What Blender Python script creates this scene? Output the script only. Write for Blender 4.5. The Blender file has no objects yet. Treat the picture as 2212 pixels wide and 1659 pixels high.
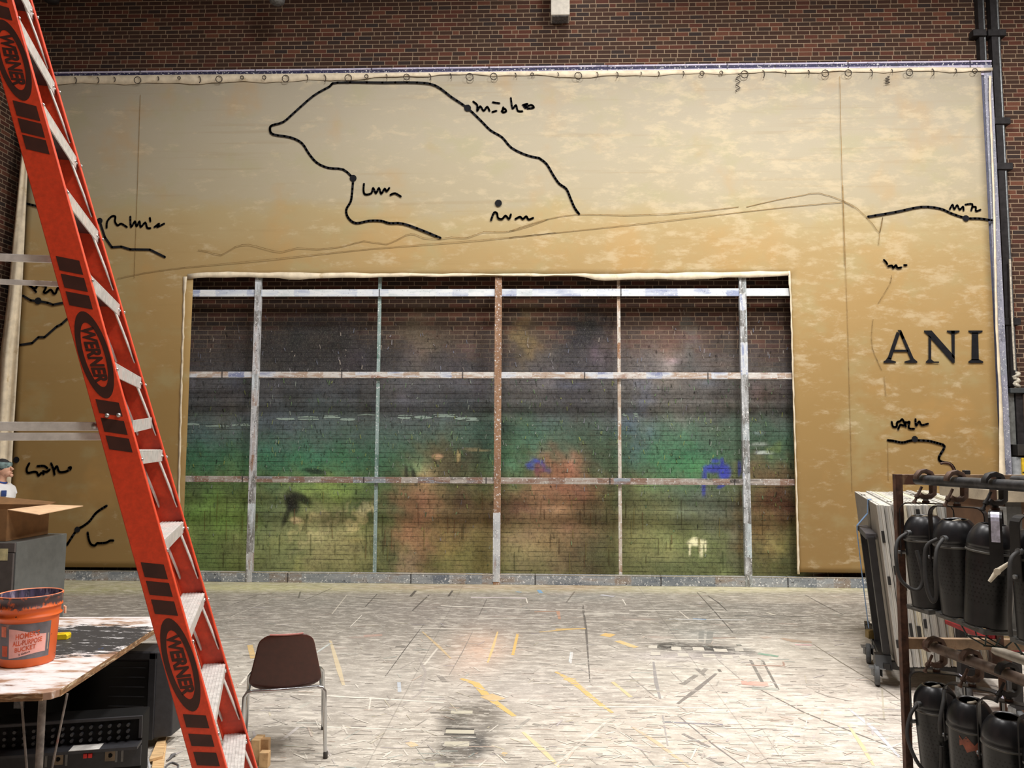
import bpy, math, random
import numpy as np
from mathutils import Vector, Matrix
random.seed(7); rng = np.random.default_rng(11)
C = bpy.context.scene.collection
PI = math.pi
# ------------------------------------------------------------------ camera model (eye height, focal length in pixels, angles)
EYE = 1.912; FPX = 1661.0
_p, _y, _r = [math.radians(a) for a in (4.76478858, 1.80206813, 0.25361759)]
CW = np.array([-math.sin(_y)*math.cos(_p), math.cos(_y)*math.cos(_p), math.sin(_p)])
_R0 = np.array([math.cos(_y), math.sin(_y), 0.0]); _U0 = np.cross(_R0, CW)
CR = _R0*math.cos(_r) + _U0*math.sin(_r); CU = _U0*math.cos(_r) - _R0*math.sin(_r)
def ray(x, y): return CW + CR*(x-1106)/FPX - CU*(y-829.5)/FPX
def at(x, y, Y):
    d = ray(x, y); t = Y/d[1]; return Vector((d[0]*t, Y, EYE + d[2]*t))
def flo(x, y, z=0.0):
    d = ray(x, y); t = (z-EYE)/d[2]; return Vector((d[0]*t, d[1]*t, z))
def proj(P):
    P = np.array(P) - np.array([0, 0, EYE]); w = P @ CW
    return 1106 + FPX*(P @ CR)/w, 829.5 - FPX*(P @ CU)/w
cd = bpy.data.cameras.new('camera'); cam = bpy.data.objects.new('camera', cd); C.objects.link(cam)
cd.sensor_fit = 'HORIZONTAL'; cd.sensor_width = 36; cd.lens = FPX/2212*36; cd.clip_end = 100
M4 = Matrix([[CR[0], CU[0], -CW[0], 0], [CR[1], CU[1], -CW[1], 0], [CR[2], CU[2], -CW[2], EYE], [0, 0, 0, 1]])
cam.matrix_world = M4
bpy.context.scene.camera = cam
vs = bpy.context.scene.view_settings
vs.view_transform = 'Standard'; vs.look = 'None'; vs.gamma = 1.0; vs.exposure = 0.0; vs.use_curve_mapping = False
bpy.context.scene.display_settings.display_device = 'sRGB'
# ------------------------------------------------------------------ helpers
def lin(c):
    return tuple(((v/255)/12.92 if v/255 <= .04045 else ((v/255+.055)/1.055)**2.4) for v in c[:3]) + (1.0,)
OFF = {}
class MB:
    def __init__(s): s.v = []; s.f = []; s.sm = []
    def add(s, vs_, fs, smooth=False):
        b = len(s.v); s.v += [tuple(v) for v in vs_]; s.f += [tuple(i+b for i in f) for f in fs]; s.sm += [smooth]*len(fs); return s
    def hexa(s, p):            # 8 points: bottom 4 ccw, top 4
        return s.add(p, [(3,2,1,0),(4,5,6,7),(0,1,5,4),(1,2,6,5),(2,3,7,6),(3,0,4,7)])
    def box(s, c, d, rz=0.0, M=None):
        x, y, z = [k/2 for k in d]
        P = [Vector(q) for q in ((-x,-y,-z),(x,-y,-z),(x,y,-z),(-x,y,-z),(-x,-y,z),(x,-y,z),(x,y,z),(-x,y,z))]
        if M is None: M = Matrix.Rotation(rz, 3, 'Z')
        return s.hexa([M @ q + Vector(c) for q in P])
    def box2(s, a, b):
        a = Vector(a); b = Vector(b); return s.box((a+b)/2, [abs(k) for k in (b-a)])
    def bar(s, a, b, w, t, up=(0,0,1)):      # rectangular bar from a to b; w across, t along 'up'
        a = Vector(a); b = Vector(b); d = (b-a).normalized(); u = Vector(up); x = d.cross(u)
        if x.length < 1e-6: x = Vector((1,0,0))
        x.normalize(); u = x.cross(d).normalized()
        x *= w/2; u *= t/2
        return s.hexa([a-x-u, a+x-u, a+x+u, a-x+u, b-x-u, b+x-u, b+x+u, b-x+u])
    def tube(s, pts, r, seg=10, caps=True, smooth=True):
        pts = [Vector(p) for p in pts]; n = len(pts); rr = r if isinstance(r, (list, tuple)) else [r]*n
        prev = None; vs_ = []
        for i, p in enumerate(pts):
            d = (pts[min(i+1, n-1)] - pts[max(i-1, 0)]).normalized()
            if prev is None:
                x = d.orthogonal().normalized()
            else:
                x = (prev - d*prev.dot(d)).normalized()
            prev = x; y = d.cross(x)
            vs_ += [p + (x*math.cos(2*PI*k/seg) + y*math.sin(2*PI*k/seg))*rr[i] for k in range(seg)]
        fs = [(i*seg+k, i*seg+(k+1) % seg, (i+1)*seg+(k+1) % seg, (i+1)*seg+k) for i in range(n-1) for k in range(seg)]
        s.add(vs_, fs, smooth)
        if caps:
            s.add(vs_[:seg], [tuple(range(seg))[::-1]]); s.add(vs_[-seg:], [tuple(range(seg))])
        return s
    def cyl(s, a, b, r, seg=16): return s.tube([a, b], r, seg)
    def lathe(s, prof, c=(0,0,0), seg=32, M=None, smooth=True):      # prof: list of (r, z)
        c = Vector(c); vs_ = []
        for r, z in prof:
            for k in range(seg):
                q = Vector((r*math.cos(2*PI*k/seg), r*math.sin(2*PI*k/seg), z)); q = M @ q if M else q
                vs_.append(q + c)
        n = len(prof)
        fs = [(i*seg+k, i*seg+(k+1) % seg, (i+1)*seg+(k+1) % seg, (i+1)*seg+k) for i in range(n-1) for k in range(seg)]
        return s.add(vs_, fs, smooth)
    def prism(s, poly, z0, z1, F=None):      # poly: list of 2D; F maps (a,b,h)->3D
        F = F or (lambda a, b, h: (a, b, h)); n = len(poly)
        vs_ = [F(a, b, z0) for a, b in poly] + [F(a, b, z1) for a, b in poly]
        return s.add(vs_, [tuple(range(n))[::-1], tuple(range(n, 2*n))] + [(i, (i+1) % n, n+(i+1) % n, n+i) for i in range(n)])
    def grid(s, F, nu, nv, smooth=True):
        vs_ = [F(i/nu, j/nv) for j in range(nv+1) for i in range(nu+1)]
        return s.add(vs_, [(j*(nu+1)+i, j*(nu+1)+i+1, (j+1)*(nu+1)+i+1, (j+1)*(nu+1)+i) for j in range(nv) for i in range(nu)], smooth)
    def sphere(s, c, r, n=12, sc=(1,1,1), M=None):
        c = Vector(c); m = n//2+1; vs_ = []
        for j in range(m+1):
            a = PI*j/m
            for k in range(n):
                q = Vector((r*sc[0]*math.sin(a)*math.cos(2*PI*k/n), r*sc[1]*math.sin(a)*math.sin(2*PI*k/n), r*sc[2]*math.cos(a)))
                vs_.append((M @ q if M else q) + c)
        return s.add(vs_, [(j*n+k, j*n+(k+1) % n, (j+1)*n+(k+1) % n, (j+1)*n+k) for j in range(m) for k in range(n)], True)
    def build(s, name, m, parent=None, bevel=0.0, local=False, kind=None, label=None, solid=0.0, sub=0):
        me = bpy.data.meshes.new(name); off = Vector((0,0,0))
        if parent is not None and not local: off = OFF.get(parent.name, off)
        me.from_pydata([tuple(Vector(v)-off) for v in s.v], [], s.f); me.update()
        me.polygons.foreach_set('use_smooth', s.sm)
        if m is not None: me.materials.append(m)
        o = bpy.data.objects.new(name, me); C.objects.link(o)
        if parent is not None: o.parent = parent; OFF[o.name] = OFF.get(parent.name, Vector((0,0,0)))
        if kind: o['kind'] = kind
        if label: o['label'] = label
        if bevel:
            b = o.modifiers.new('b', 'BEVEL'); b.width = bevel; b.segments = 2; b.limit_method = 'ANGLE'; b.angle_limit = math.radians(40)
        if solid:
            b = o.modifiers.new('s', 'SOLIDIFY'); b.thickness = solid; b.offset = 0
        if sub:
            b = o.modifiers.new('u', 'SUBSURF'); b.levels = sub; b.render_levels = sub
        return o
def tag(o, label, cat, group=None, kind=None):
    o['label'] = label; o['category'] = cat
    if group: o['group'] = group
    if kind: o['kind'] = kind
    return o
def thing(name, loc, label, cat, group=None, kind=None, rz=0.0):
    o = bpy.data.objects.new(name, None); C.objects.link(o); o.location = loc; o.rotation_euler[2] = rz
    o.empty_display_size = .1; OFF[o.name] = Vector(loc); return tag(o, label, cat, group, kind)
def copy_tree(o, parent=None):
    c = o.copy(); C.objects.link(c); c.parent = parent
    for ch in list(o.children): copy_tree(ch, c)
    return c
def text_polys(body, size=1.0, bold=0.0):
    cu = bpy.data.curves.new('t', 'FONT'); cu.body = body; cu.size = size; cu.offset = bold; cu.align_x = 'CENTER'; cu.align_y = 'CENTER'; cu.resolution_u = 3
    o = bpy.data.objects.new('t', cu); C.objects.link(o); bpy.context.view_layer.update()
    me = bpy.data.meshes.new_from_object(o.evaluated_get(bpy.context.evaluated_depsgraph_get()))
    v = [tuple(q.co) for q in me.vertices]; f = [tuple(p.vertices) for p in me.polygons]
    bpy.data.objects.remove(o); bpy.data.curves.remove(cu); bpy.data.meshes.remove(me)
    return v, f
# ------------------------------------------------------------------ materials
class NT:
    def __init__(s, name):
        s.m = bpy.data.materials.new(name); s.m.use_nodes = True; s.t = s.m.node_tree; s.b = s.t.nodes['Principled BSDF']
        s.tc = None
    def n(s, ty, **kw):
        o = s.t.nodes.new(ty)
        for k, v in kw.items(): setattr(o, k, v)
        return o
    def l(s, a, b): s.t.links.new(a, b)
    def put(s, sock, v):
        if isinstance(v, bpy.types.NodeSocket): s.l(v, sock)
        elif v is not None: sock.default_value = v
    def m_(s, op, a, b=None, c=None, clamp=False):
        o = s.n('ShaderNodeMath', operation=op, use_clamp=clamp); s.put(o.inputs[0], a); s.put(o.inputs[1], b)
        if c is not None: s.put(o.inputs[2], c)
        return o.outputs[0]
    def coord(s):
        if s.tc is None: s.tc = s.n('ShaderNodeTexCoord')
        return s.tc.outputs['Object']
    def sep(s, v=None):
        o = s.n('ShaderNodeSeparateXYZ'); s.l(v or s.coord(), o.inputs[0]); return o.outputs
    def comb(s, x, y, z):
        o = s.n('ShaderNodeCombineXYZ')
        for i, q in enumerate((x, y, z)): s.put(o.inputs[i], q)
        return o.outputs[0]
    def map(s, scale=(1,1,1), rot=(0,0,0), loc=(0,0,0), v=None):
        o = s.n('ShaderNodeMapping'); s.l(v or s.coord(), o.inputs[0]); o.inputs['Scale'].default_value = scale; o.inputs['Rotation'].default_value = rot; o.inputs['Location'].default_value = loc
        return o.outputs[0]
    def noise(s, scale=5, detail=4, rough=.55, v=None, dist=0.0):
        o = s.n('ShaderNodeTexNoise'); s.l(v or s.coord(), o.inputs['Vector']); o.inputs['Scale'].default_value = scale; o.inputs['Detail'].default_value = detail
        o.inputs['Roughness'].default_value = rough; o.inputs['Distortion'].default_value = dist; return o.outputs[0]
    def white(s, v):
        o = s.n('ShaderNodeTexWhiteNoise', noise_dimensions='3D'); s.l(v, o.inputs['Vector']); return o.outputs['Value']
    def ramp(s, f, stops, interp='LINEAR'):
        o = s.n('ShaderNodeValToRGB'); s.put(o.inputs[0], f); cr = o.color_ramp; cr.interpolation = interp
        while len(cr.elements) < len(stops): cr.elements.new(.5)
        for e, (p, c) in zip(cr.elements, stops): e.position = p; e.color = c if len(c) == 4 and max(c) <= 1 else lin(c)
        return o.outputs[0]
    def step(s, f, lo, hi):
        o = s.n('ShaderNodeMapRange', interpolation_type='SMOOTHSTEP'); s.put(o.inputs[0], f); o.inputs[1].default_value = lo; o.inputs[2].default_value = hi
        return o.outputs[0]
    def mix(s, f, a, b, mode='MIX'):
        o = s.n('ShaderNodeMix', data_type='RGBA', blend_type=mode); s.put(o.inputs['Factor'], f)
        for nm, v in (('A', a), ('B', b)):
            sk = [q for q in o.inputs if q.name == nm and q.type == 'RGBA'][0]
            s.put(sk, (v if isinstance(v, bpy.types.NodeSocket) else (lin(v) if max(v) > 1.0 else tuple(v))))
        return [q for q in o.outputs if q.type == 'RGBA'][0]
    def attr(s, name):
        return s.n('ShaderNodeAttribute', attribute_name=name).outputs
    def bump(s, h, strength=.3, dist=.01):
        o = s.n('ShaderNodeBump'); o.inputs['Strength'].default_value = strength; o.inputs['Distance'].default_value = dist
        s.l(h, o.inputs['Height']); s.l(o.outputs[0], s.b.inputs['Normal'])
    def out(s, col, rough=.6, metal=0.0, spec=None):
        s.put(s.b.inputs['Base Color'], col if isinstance(col, bpy.types.NodeSocket) else lin(col)); s.put(s.b.inputs['Roughness'], rough); s.put(s.b.inputs['Metallic'], metal)
        if spec is not None: s.b.inputs['Specular IOR Level'].default_value = spec
        return s.m
_PM = {}
def plain(name, *a, **k):
    if name not in _PM: _PM[name] = _plain(name, *a, **k)
    return _PM[name]
def _plain(name, c, rough=.6, metal=0.0, var=.12, scale=14, dirt=None, dscale=6, dlo=.55, dhi=.7, spec=None, stretch=(1,1,1)):
    t = NT(name); v = t.map(stretch)
    k = t.noise(scale, 5, .6, v); d = tuple(max(0, q*(1-var*1.6)) for q in c); e = tuple(min(255, q*(1+var)) for q in c)
    col = t.ramp(k, [(.3, lin(d)), (.7, lin(e))])
    if dirt: col = t.mix(t.step(t.noise(dscale, 6, .65, v), dlo, dhi), col, dirt)
    return t.out(col, rough, metal, spec)
# ------------------------------------------------------------------ room shell
WY = 11.35; FY = 11.0; LX = -8.0; RX = 9.6; CEIL = 10.4; BY = -5.0
def brick_mat(name, axis, painted=False):
    t = NT(name); x, y, z = t.sep(); u = x if axis == 'x' else y
    row = t.m_('FLOOR', t.m_('DIVIDE', z, .0677)); fv = t.m_('MULTIPLY', t.m_('FRACT', t.m_('DIVIDE', z, .0677)), .0677)
    u1 = t.m_('ADD', t.m_('DIVIDE', u, .2032), t.m_('MULTIPLY', t.m_('FLOORED_MODULO', row, 2.0), .5))
    wob = t.m_('MULTIPLY', t.m_('SUBTRACT', t.white(t.comb(row, 3.0, 1.0)), .5), .22); u1 = t.m_('ADD', u1, wob)
    hd = t.m_('COMPARE', t.m_('FLOORED_MODULO', row, 6.0), 2.0, .1)
    u2 = t.m_('FLOORED_MODULO', u1, 1.5); sh = t.m_('GREATER_THAN', u2, 1.0)
    fuh = t.m_('SUBTRACT', u2, sh); idh = t.m_('ADD', t.m_('MULTIPLY', t.m_('FLOOR', t.m_('DIVIDE', u1, 1.5)), 2.0), sh)
    fun = t.m_('FRACT', u1); idn = t.m_('FLOOR', u1)
    def sel(a, b): return t.m_('ADD', t.m_('MULTIPLY', hd, a), t.m_('MULTIPLY', t.m_('SUBTRACT', 1.0, hd), b))
    fu = t.m_('MULTIPLY', sel(fuh, fun), .2032); idd = sel(idh, idn)
    nz = t.m_('MULTIPLY', t.m_('SUBTRACT', t.noise(60, 3), .5), .006)
    mort = t.m_('MAXIMUM', t.m_('LESS_THAN', t.m_('ADD', fu, nz), .0105), t.m_('LESS_THAN', t.m_('ADD', fv, nz), .0105))
    w = t.white(t.comb(idd, row, 0.0))
    w2 = t.m_('ADD', t.m_('MULTIPLY', w, .8), t.m_('MULTIPLY', t.noise(.5, 2), .3))
    bc = t.ramp(w2, [(.0, (48,46,52)), (.18, (60,52,50)), (.3, (72,54,45)), (.5, (78,54,45)), (.68, (76,59,48)), (.8, (100,58,48)), (.95, (124,80,62))])
    bc = t.mix(t.m_('MULTIPLY', t.noise(45, 4, .7), .6), bc, (58,41,35))
    col = t.mix(mort, bc, t.mix(t.noise(3, 3), (140,118,100), (170,150,125)))
    if not painted:
        t.bump(t.m_('SUBTRACT', 1.0, mort), .5, .006); return t.out(col, .85, 0, .2)
    # paint sprayed on the bricks
    pc = t.attr('paint'); pa = t.attr('cover')
    sp = t.noise(90, 3, .8); sp2 = t.noise(7, 6, .75)
    cover = t.m_('ADD', pa[2], t.m_('MULTIPLY', t.m_('SUBTRACT', sp2, .5), t.m_('MULTIPLY', pa[2], .5)), None, True)
    pcol = t.mix(t.step(t.noise(22, 7, .8), .42, .66), pc[0], t.mix(.5, pc[0], (18,18,18)))
    pcol = t.mix(t.m_('MULTIPLY', t.step(t.noise(75, 4, .85, t.map((1,1,.6), loc=(2,2,2))), .5, .66), .45), pcol, t.mix(.3, pc[0], (190,190,170)))
    pcol = t.mix(t.m_('MULTIPLY', t.step(t.noise(2.4, 5, .7, t.map((1,1,.7))), .45, .7), .35), pcol, t.mix(.5, pc[0], (52,46,40)))
    pcol = t.mix(t.step(sp, .66, .72), pcol, t.mix(.25, pc[0], (215,215,200)))
    pcol = t.mix(t.step(t.noise(70, 2, .8, t.map((1,1,1), loc=(4,4,4))), .68, .73), pcol, (28,28,28))
    jm = t.m_('LESS_THAN', t.m_('ADD', fv, nz), .011); jn = t.step(t.noise(1, 4, .7, t.map((3, 3, 9))), .40, .62); pcol = t.mix(t.m_('MULTIPLY', jm, t.m_('ADD', .10, t.m_('MULTIPLY', jn, .55))), pcol, (22,22,18))
    jm2 = t.m_('LESS_THAN', fu, .009); pcol = t.mix(t.m_('MULTIPLY', jm2, .25), pcol, (28,26,22))
    col = t.mix(cover, col, pcol)
    st = t.attr('stroke'); col = t.mix(t.m_('MULTIPLY', st[3], t.step(t.noise(30, 4, .7), .34, .46)), col, st[0])
    t.bump(t.m_('SUBTRACT', 1.0, mort), .5, .006)
    return t.out(col, .85, 0, .2)
def vcol_mesh(o, attrs):
    me = o.data
    for nm, arr in attrs.items():
        a = me.attributes.new(nm, 'FLOAT_COLOR' if arr.ndim == 2 else 'FLOAT', 'POINT')
        if arr.ndim == 2: a.data.foreach_set('color', np.ascontiguousarray(arr, dtype=np.float32).ravel())
        else: a.data.foreach_set('value', np.ascontiguousarray(arr, dtype=np.float32))
def grid_mesh(name, us, vs_, F, m):
    U, V = np.meshgrid(us, vs_); nu, nv = len(us), len(vs_)
    P = F(U.ravel(), V.ravel())
    i, j = np.meshgrid(np.arange(nu-1), np.arange(nv-1)); a = (j*nu+i).ravel()
    fs = np.stack([a, a+1, a+nu+1, a+nu], 1)
    return P, fs
def blob_paint(pxy, base, cov, blobs, warp=0.0):
    wx = 9*np.sin(pxy[:,1]*.071+pxy[:,0]*.023)+6*np.sin(pxy[:,1]*.17-pxy[:,0]*.11)+4*np.sin(pxy[:,0]*.31+pxy[:,1]*.05); wy = 7*np.sin(pxy[:,0]*.083+pxy[:,1]*.03)+5*np.sin(pxy[:,0]*.19-pxy[:,1]*.13)+3*np.sin(pxy[:,1]*.29)
    for (cx, cy, rx, ry, col, amt, *rest) in blobs:
        ca = rest[0] if rest else 0.0; rot = math.radians(rest[1]) if len(rest) > 1 else 0.0; hard = rest[2] if len(rest) > 2 else 1.0
        wk = warp if hard < 2.5 else 0.0
        dx = pxy[:, 0]-cx+wx*wk; dy = pxy[:, 1]-cy+wy*wk
        a = (dx*math.cos(rot)+dy*math.sin(rot))/rx; b = (-dx*math.sin(rot)+dy*math.cos(rot))/ry
        d2 = a*a+b*b; w = amt*np.exp(-(d2**hard))
        base[:] = base*(1-w[:, None]) + np.array(lin(col)[:3])[None]*w[:, None]
        if cov is not None: cov[:] = np.clip(cov + ca*w, 0, 1)
def px_of(P):
    Q = P - np.array([0, 0, EYE]); w = np.maximum(Q @ CW, .3)
    return np.stack([1106+FPX*(Q @ CR)/w, 829.5-FPX*(Q @ CU)/w], 1)
def stroke_quads(polys, F):
    """polys: list of (list of (a,b) plane points, width, colour, alpha); returns verts, faces, colours"""
    V = []; Fc = []; Cc = []
    for pts, w, col, al in polys:
        pts = [Vector(p) for p in pts]; n = len(pts); b = len(V)
        for i, p in enumerate(pts):
            d = (pts[min(i+1, n-1)] - pts[max(i-1, 0)]); d = d.normalized() if d.length > 1e-9 else Vector((1, 0)); q = Vector((-d[1], d[0]))*w/2
            k = .55 if i in (0, n-1) and n > 2 else 1.0
            V.append(F(p-q*k)); V.append(F(p+q*k)); c = lin(col)[:3]+(al,); Cc.append(c); Cc.append(c)
        Fc += [(b+2*i, b+2*i+2, b+2*i+3, b+2*i+1) for i in range(n-1)]
    return V, Fc, Cc
# --- back wall with its sprayed paint
WX0, WX1, WZ0, WZ1 = -5.6, 4.2, 0.0, 4.7
us = np.concatenate([np.linspace(LX, WX0, 6)[:-1], np.arange(WX0, WX1, .025), np.linspace(WX1, RX, 6)])
vz = np.concatenate([np.arange(WZ0, WZ1, .025), np.linspace(WZ1, CEIL, 6)])
P, fs = grid_mesh('wall', us, vz, lambda u, v: np.stack([u, np.full_like(u, WY), v], 1), None)
px = px_of(P)
base = np.zeros((len(P), 3)); cov = np.zeros(len(P))
rows = [(560,(60,48,44),.0),(640,(62,50,46),.12),(700,(58,52,50),.40),(770,(66,62,64),.75),(830,(74,74,78),.95),(890,(74,80,80),1),(930,(62,82,74),1),(990,(52,92,66),1),(1040,(72,92,48),1),(1120,(92,98,48),1),(1240,(84,88,44),1),(1300,(70,70,40),1)]
ry = [r[0] for r in rows]
L3 = np.array([lin(r[1])[:3] for r in rows])
for k in range(3): base[:, k] = np.interp(px[:, 1], ry, L3[:, k])
cov = np.interp(px[:, 1], ry, [r[2] for r in rows])
inwin = (px[:, 0] > 330) & (px[:, 0] < 1780) & (px[:, 1] > 540)
cov[~inwin] = 0
BL = [ # x, y, rx, ry, colour, amount, cover change
 (470,640,90,60,(60,50,46),.3,-.3),(640,770,150,70,(42,40,42),.8,.4),(520,710,80,60,(52,44,42),.6,.2),(700,700,110,60,(40,38,38),.8,.5),(930,730,60,70,(96,82,62),.6,.5),(900,700,30,60,(108,92,66),.5,.3),
 (780,780,80,40,(44,42,44),.7,.3),(980,790,60,30,(58,56,62),.6,.3),(1010,690,50,70,(98,62,48),.2,-.2),
 (1130,720,26,60,(128,106,58),.75,.55),(1160,700,40,60,(110,86,60),.35,.2),(1270,730,50,90,(36,38,46),.9,.75),(1240,780,60,40,(40,42,50),.7,.4),(1430,730,120,70,(118,92,82),.5,.1),(1480,700,90,80,(100,66,56),.2,-.35),(1660,720,50,80,(100,70,60),.3,-.4),(1560,650,80,50,(90,60,52),.3,-.3),(1490,690,14,80,(92,100,88),.55,.4),
 (1450,780,160,34,(112,106,104),.6,.3),(1180,790,60,20,(96,88,86),.4,.3),
 (480,850,90,50,(76,74,78),.6,0),(640,860,120,34,(62,64,70),.6,0),(600,905,80,30,(84,96,110),.5,0),(700,900,90,50,(70,88,90),.5,0),(860,850,60,40,(84,80,78),.5,0),(890,870,50,60,(70,74,92),.35,0),(1000,850,60,50,(66,68,76),.6,0),
 (1150,850,90,40,(88,82,80),.6,0),(1250,840,70,60,(58,56,66),.7,0),(1420,850,120,50,(104,100,96),.7,0),(1390,860,20,50,(92,100,124),.5,0),(1560,850,60,40,(84,78,76),.5,0),(1480,880,60,40,(110,104,100),.5,0),(1660,860,60,50,(92,76,72),.7,0),
 (450,940,80,40,(70,86,88),.5,0),(440,1000,70,40,(40,96,64),.7,0),(520,1010,30,30,(104,130,66),.5,0),(640,960,120,30,(70,92,88),.4,0),(620,1000,130,36,(36,108,74),.7,0),(760,1000,60,40,(52,104,72),.5,0),(840,960,60,30,(76,92,90),.4,0),(860,1000,60,40,(38,96,66),.6,0),(980,1000,90,50,(70,60,38),.85,0),(1030,930,40,40,(52,84,72),.6,0),(940,980,30,30,(90,76,46),.5,0),
 (1130,940,70,50,(52,92,72),.6,0),(1120,990,60,40,(66,108,70),.6,0),(1230,960,80,40,(58,88,70),.5,0),(1300,980,50,50,(56,66,48),.7,0),(1210,1010,50,40,(126,76,50),.85,0),(1380,950,30,60,(62,80,92),.6,0),(1460,960,60,50,(60,104,74),.7,0),(1480,1010,60,34,(48,120,72),.8,0),(1580,950,60,50,(66,86,66),.6,0),(1640,940,60,50,(58,92,70),.6,0),(1660,1020,60,40,(112,78,46),.8,0),(1680,990,40,40,(60,90,60),.4,0),
 (450,1110,80,60,(108,142,52),.8,0),(520,1130,40,60,(112,150,50),.6,0),(420,1050,60,24,(58,72,40),.6,0),(430,1200,80,50,(84,112,46),.7,0),(530,1180,50,50,(112,118,60),.5,0),
 (600,1130,60,80,(92,112,76),.6,0),(640,1060,60,40,(88,116,60),.5,0),(720,1060,60,30,(116,138,50),.7,0),(700,1150,80,60,(142,142,86),.7,0),(700,1190,90,40,(146,132,84),.6,0),(620,1200,60,50,(112,124,66),.6,0),(770,1200,60,40,(140,138,76),.5,0),(790,1090,40,40,(60,92,52),.6,0),
 (850,1110,36,90,(52,78,46),.8,0),(850,1200,40,60,(58,74,40),.7,0),(910,1090,50,60,(138,96,66),.85,0),(900,1160,46,90,(134,90,58),.8,0),(970,1160,50,70,(116,90,44),.8,0),(990,1090,40,50,(76,52,40),.8,0),(1050,1120,50,60,(98,72,40),.8,0),(1000,1210,70,40,(120,110,54),.7,0),(1045,1200,30,60,(110,94,40),.6,0),(890,1220,30,30,(150,128,96),.5,0),
 (1140,1070,60,30,(92,76,44),.6,0),(1120,1100,50,36,(80,44,34),.9,0),(1240,1060,50,40,(128,66,44),.85,0),(1210,1040,60,40,(130,80,52),.6,0),(1170,1060,20,40,(150,104,70),.6,0),(1210,1130,90,60,(126,90,60),.85,0),(1160,1180,80,50,(132,112,70),.75,0),(1290,1110,60,60,(74,56,34),.8,0),(1250,1200,60,60,(84,64,42),.8,0),(1130,1220,60,30,(110,100,66),.5,0),(1300,1190,50,60,(64,66,40),.7,0),
 (1400,1110,60,50,(104,104,62),.7,0),(1390,1180,60,60,(116,112,62),.6,0),(1460,1160,60,60,(104,112,60),.6,0),(1500,1080,80,50,(74,84,74),.7,0),(1560,1120,60,60,(82,88,80),.6,0),(1590,1180,30,70,(62,70,60),.7,0),(1530,1190,60,40,(98,112,60),.6,0),(1450,1220,90,30,(76,86,50),.7,0),(1350,1060,30,60,(62,64,44),.6,0),
 (1670,1090,60,50,(92,56,34),.9,0),(1650,1150,60,60,(112,84,46),.8,0),(1700,1080,40,40,(70,30,20),.7,0),(1680,1200,60,50,(88,84,44),.7,0),(1672,1180,14,34,(140,128,72),.6,0),(1700,1220,40,30,(70,74,44),.6,0),
 # shapes with their own outline
 (630,1085,16,26,(20,20,20),.95,0,-25,3),(650,1075,26,10,(24,24,22),.9,0,30,3),(620,1110,6,34,(26,26,24),.8,0,20,3),(680,1018,26,7,(26,36,30),.85,0,10,3),(895,1030,5,26,(24,26,24),.8,0,-15,3),(878,1020,4,20,(30,30,26),.8,0,-5,3),
 (640,1124,14,7,(190,170,120),.95,0,10,3),(670,1130,60,8,(160,152,92),.7,0,-32,2),(690,1150,90,6,(166,156,100),.6,0,-38,2),(775,1120,60,7,(176,164,104),.75,0,-42,2),(800,1090,24,12,(168,158,110),.6,0,-45,2),
 (1155,1000,16,12,(30,50,140),.9,0,-20,2),(1165,1015,10,14,(40,46,110),.7,0,0,2),(1160,1022,10,16,(110,50,60),.7,0,0,2),
 (1540,1012,22,10,(24,36,150),.9,0,0,3),(1565,1020,14,18,(24,40,160),.95,0,0,3),(1522,1030,5,22,(22,36,140),.85,0,0,3),(1560,1000,5,12,(24,40,150),.85,0,0,3),(1520,1055,5,18,(22,34,130),.8,0,0,3),(1545,995,10,5,(24,40,150),.8,0,0,3),(1597,1012,4,18,(28,44,140),.8,0,0,3),(1558,1050,10,4,(24,40,150),.8,0,-20,3),
 (1505,1172,20,8,(200,196,150),.95,0,0,3),(1490,1184,3,16,(200,196,150),.9,0,0,3),(1515,1188,3,18,(200,196,150),.9,0,0,3),(1524,1180,3,12,(200,196,150),.9,0,0,3),(1500,1166,8,6,(200,196,150),.9,0,0,3),
 (1640,960,18,4,(170,180,170),.6,0,0,3),(1650,978,20,4,(180,190,185),.6,0,0,3),(1640,935,14,4,(120,140,140),.6,0,0,3),(1676,965,14,16,(110,130,60),.5,0,0,2),(945,986,12,6,(170,130,90),.8,0,0,3),(990,985,4,14,(176,150,90),.7,0,0,3),(1030,972,30,3,(160,140,90),.6,0,4,3),
]
rb_ = random.Random(21)
BG = [(rb_.uniform(400, 1720), rb_.uniform(640, 1240), rb_.uniform(8, 44), rb_.uniform(6, 30), (0, 0, 0), 0, 0) for k in range(0)]
blob_paint(px, base, cov, BL, 1.0)
for k in range(420):       # small uneven sprays, each a touch lighter or darker than what it lies on
    cx, cy = rb_.uniform(390, 1730), rb_.uniform(640, 1245); rx, ry_ = rb_.uniform(6, 34), rb_.uniform(5, 26)
    sel = (np.abs(px[:, 0]-cx) < 2.2*rx) & (np.abs(px[:, 1]-cy) < 2.2*ry_); d2 = ((px[sel, 0]-cx)/rx)**2+((px[sel, 1]-cy)/ry_)**2
    g = rb_.uniform(.6, 1.55); tint = np.array([rb_.uniform(.85, 1.15), 1, rb_.uniform(.8, 1.2)]); w_ = np.exp(-d2)[:, None]*.8
    base[sel] = base[sel]*(1-w_) + base[sel]*g*tint*w_
lum = base.mean(1, keepdims=True); base = (lum + (base-lum)*.78)*np.interp(px[:, 1], [640, 820, 1000, 1250], [1.2, 1.5, 1.9, 2.15])[:, None]
cov[~inwin] = 0
edge = np.clip((px[:, 0]-340)/40, 0, 1)*np.clip((1770-px[:, 0])/40, 0, 1); cov *= edge
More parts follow.
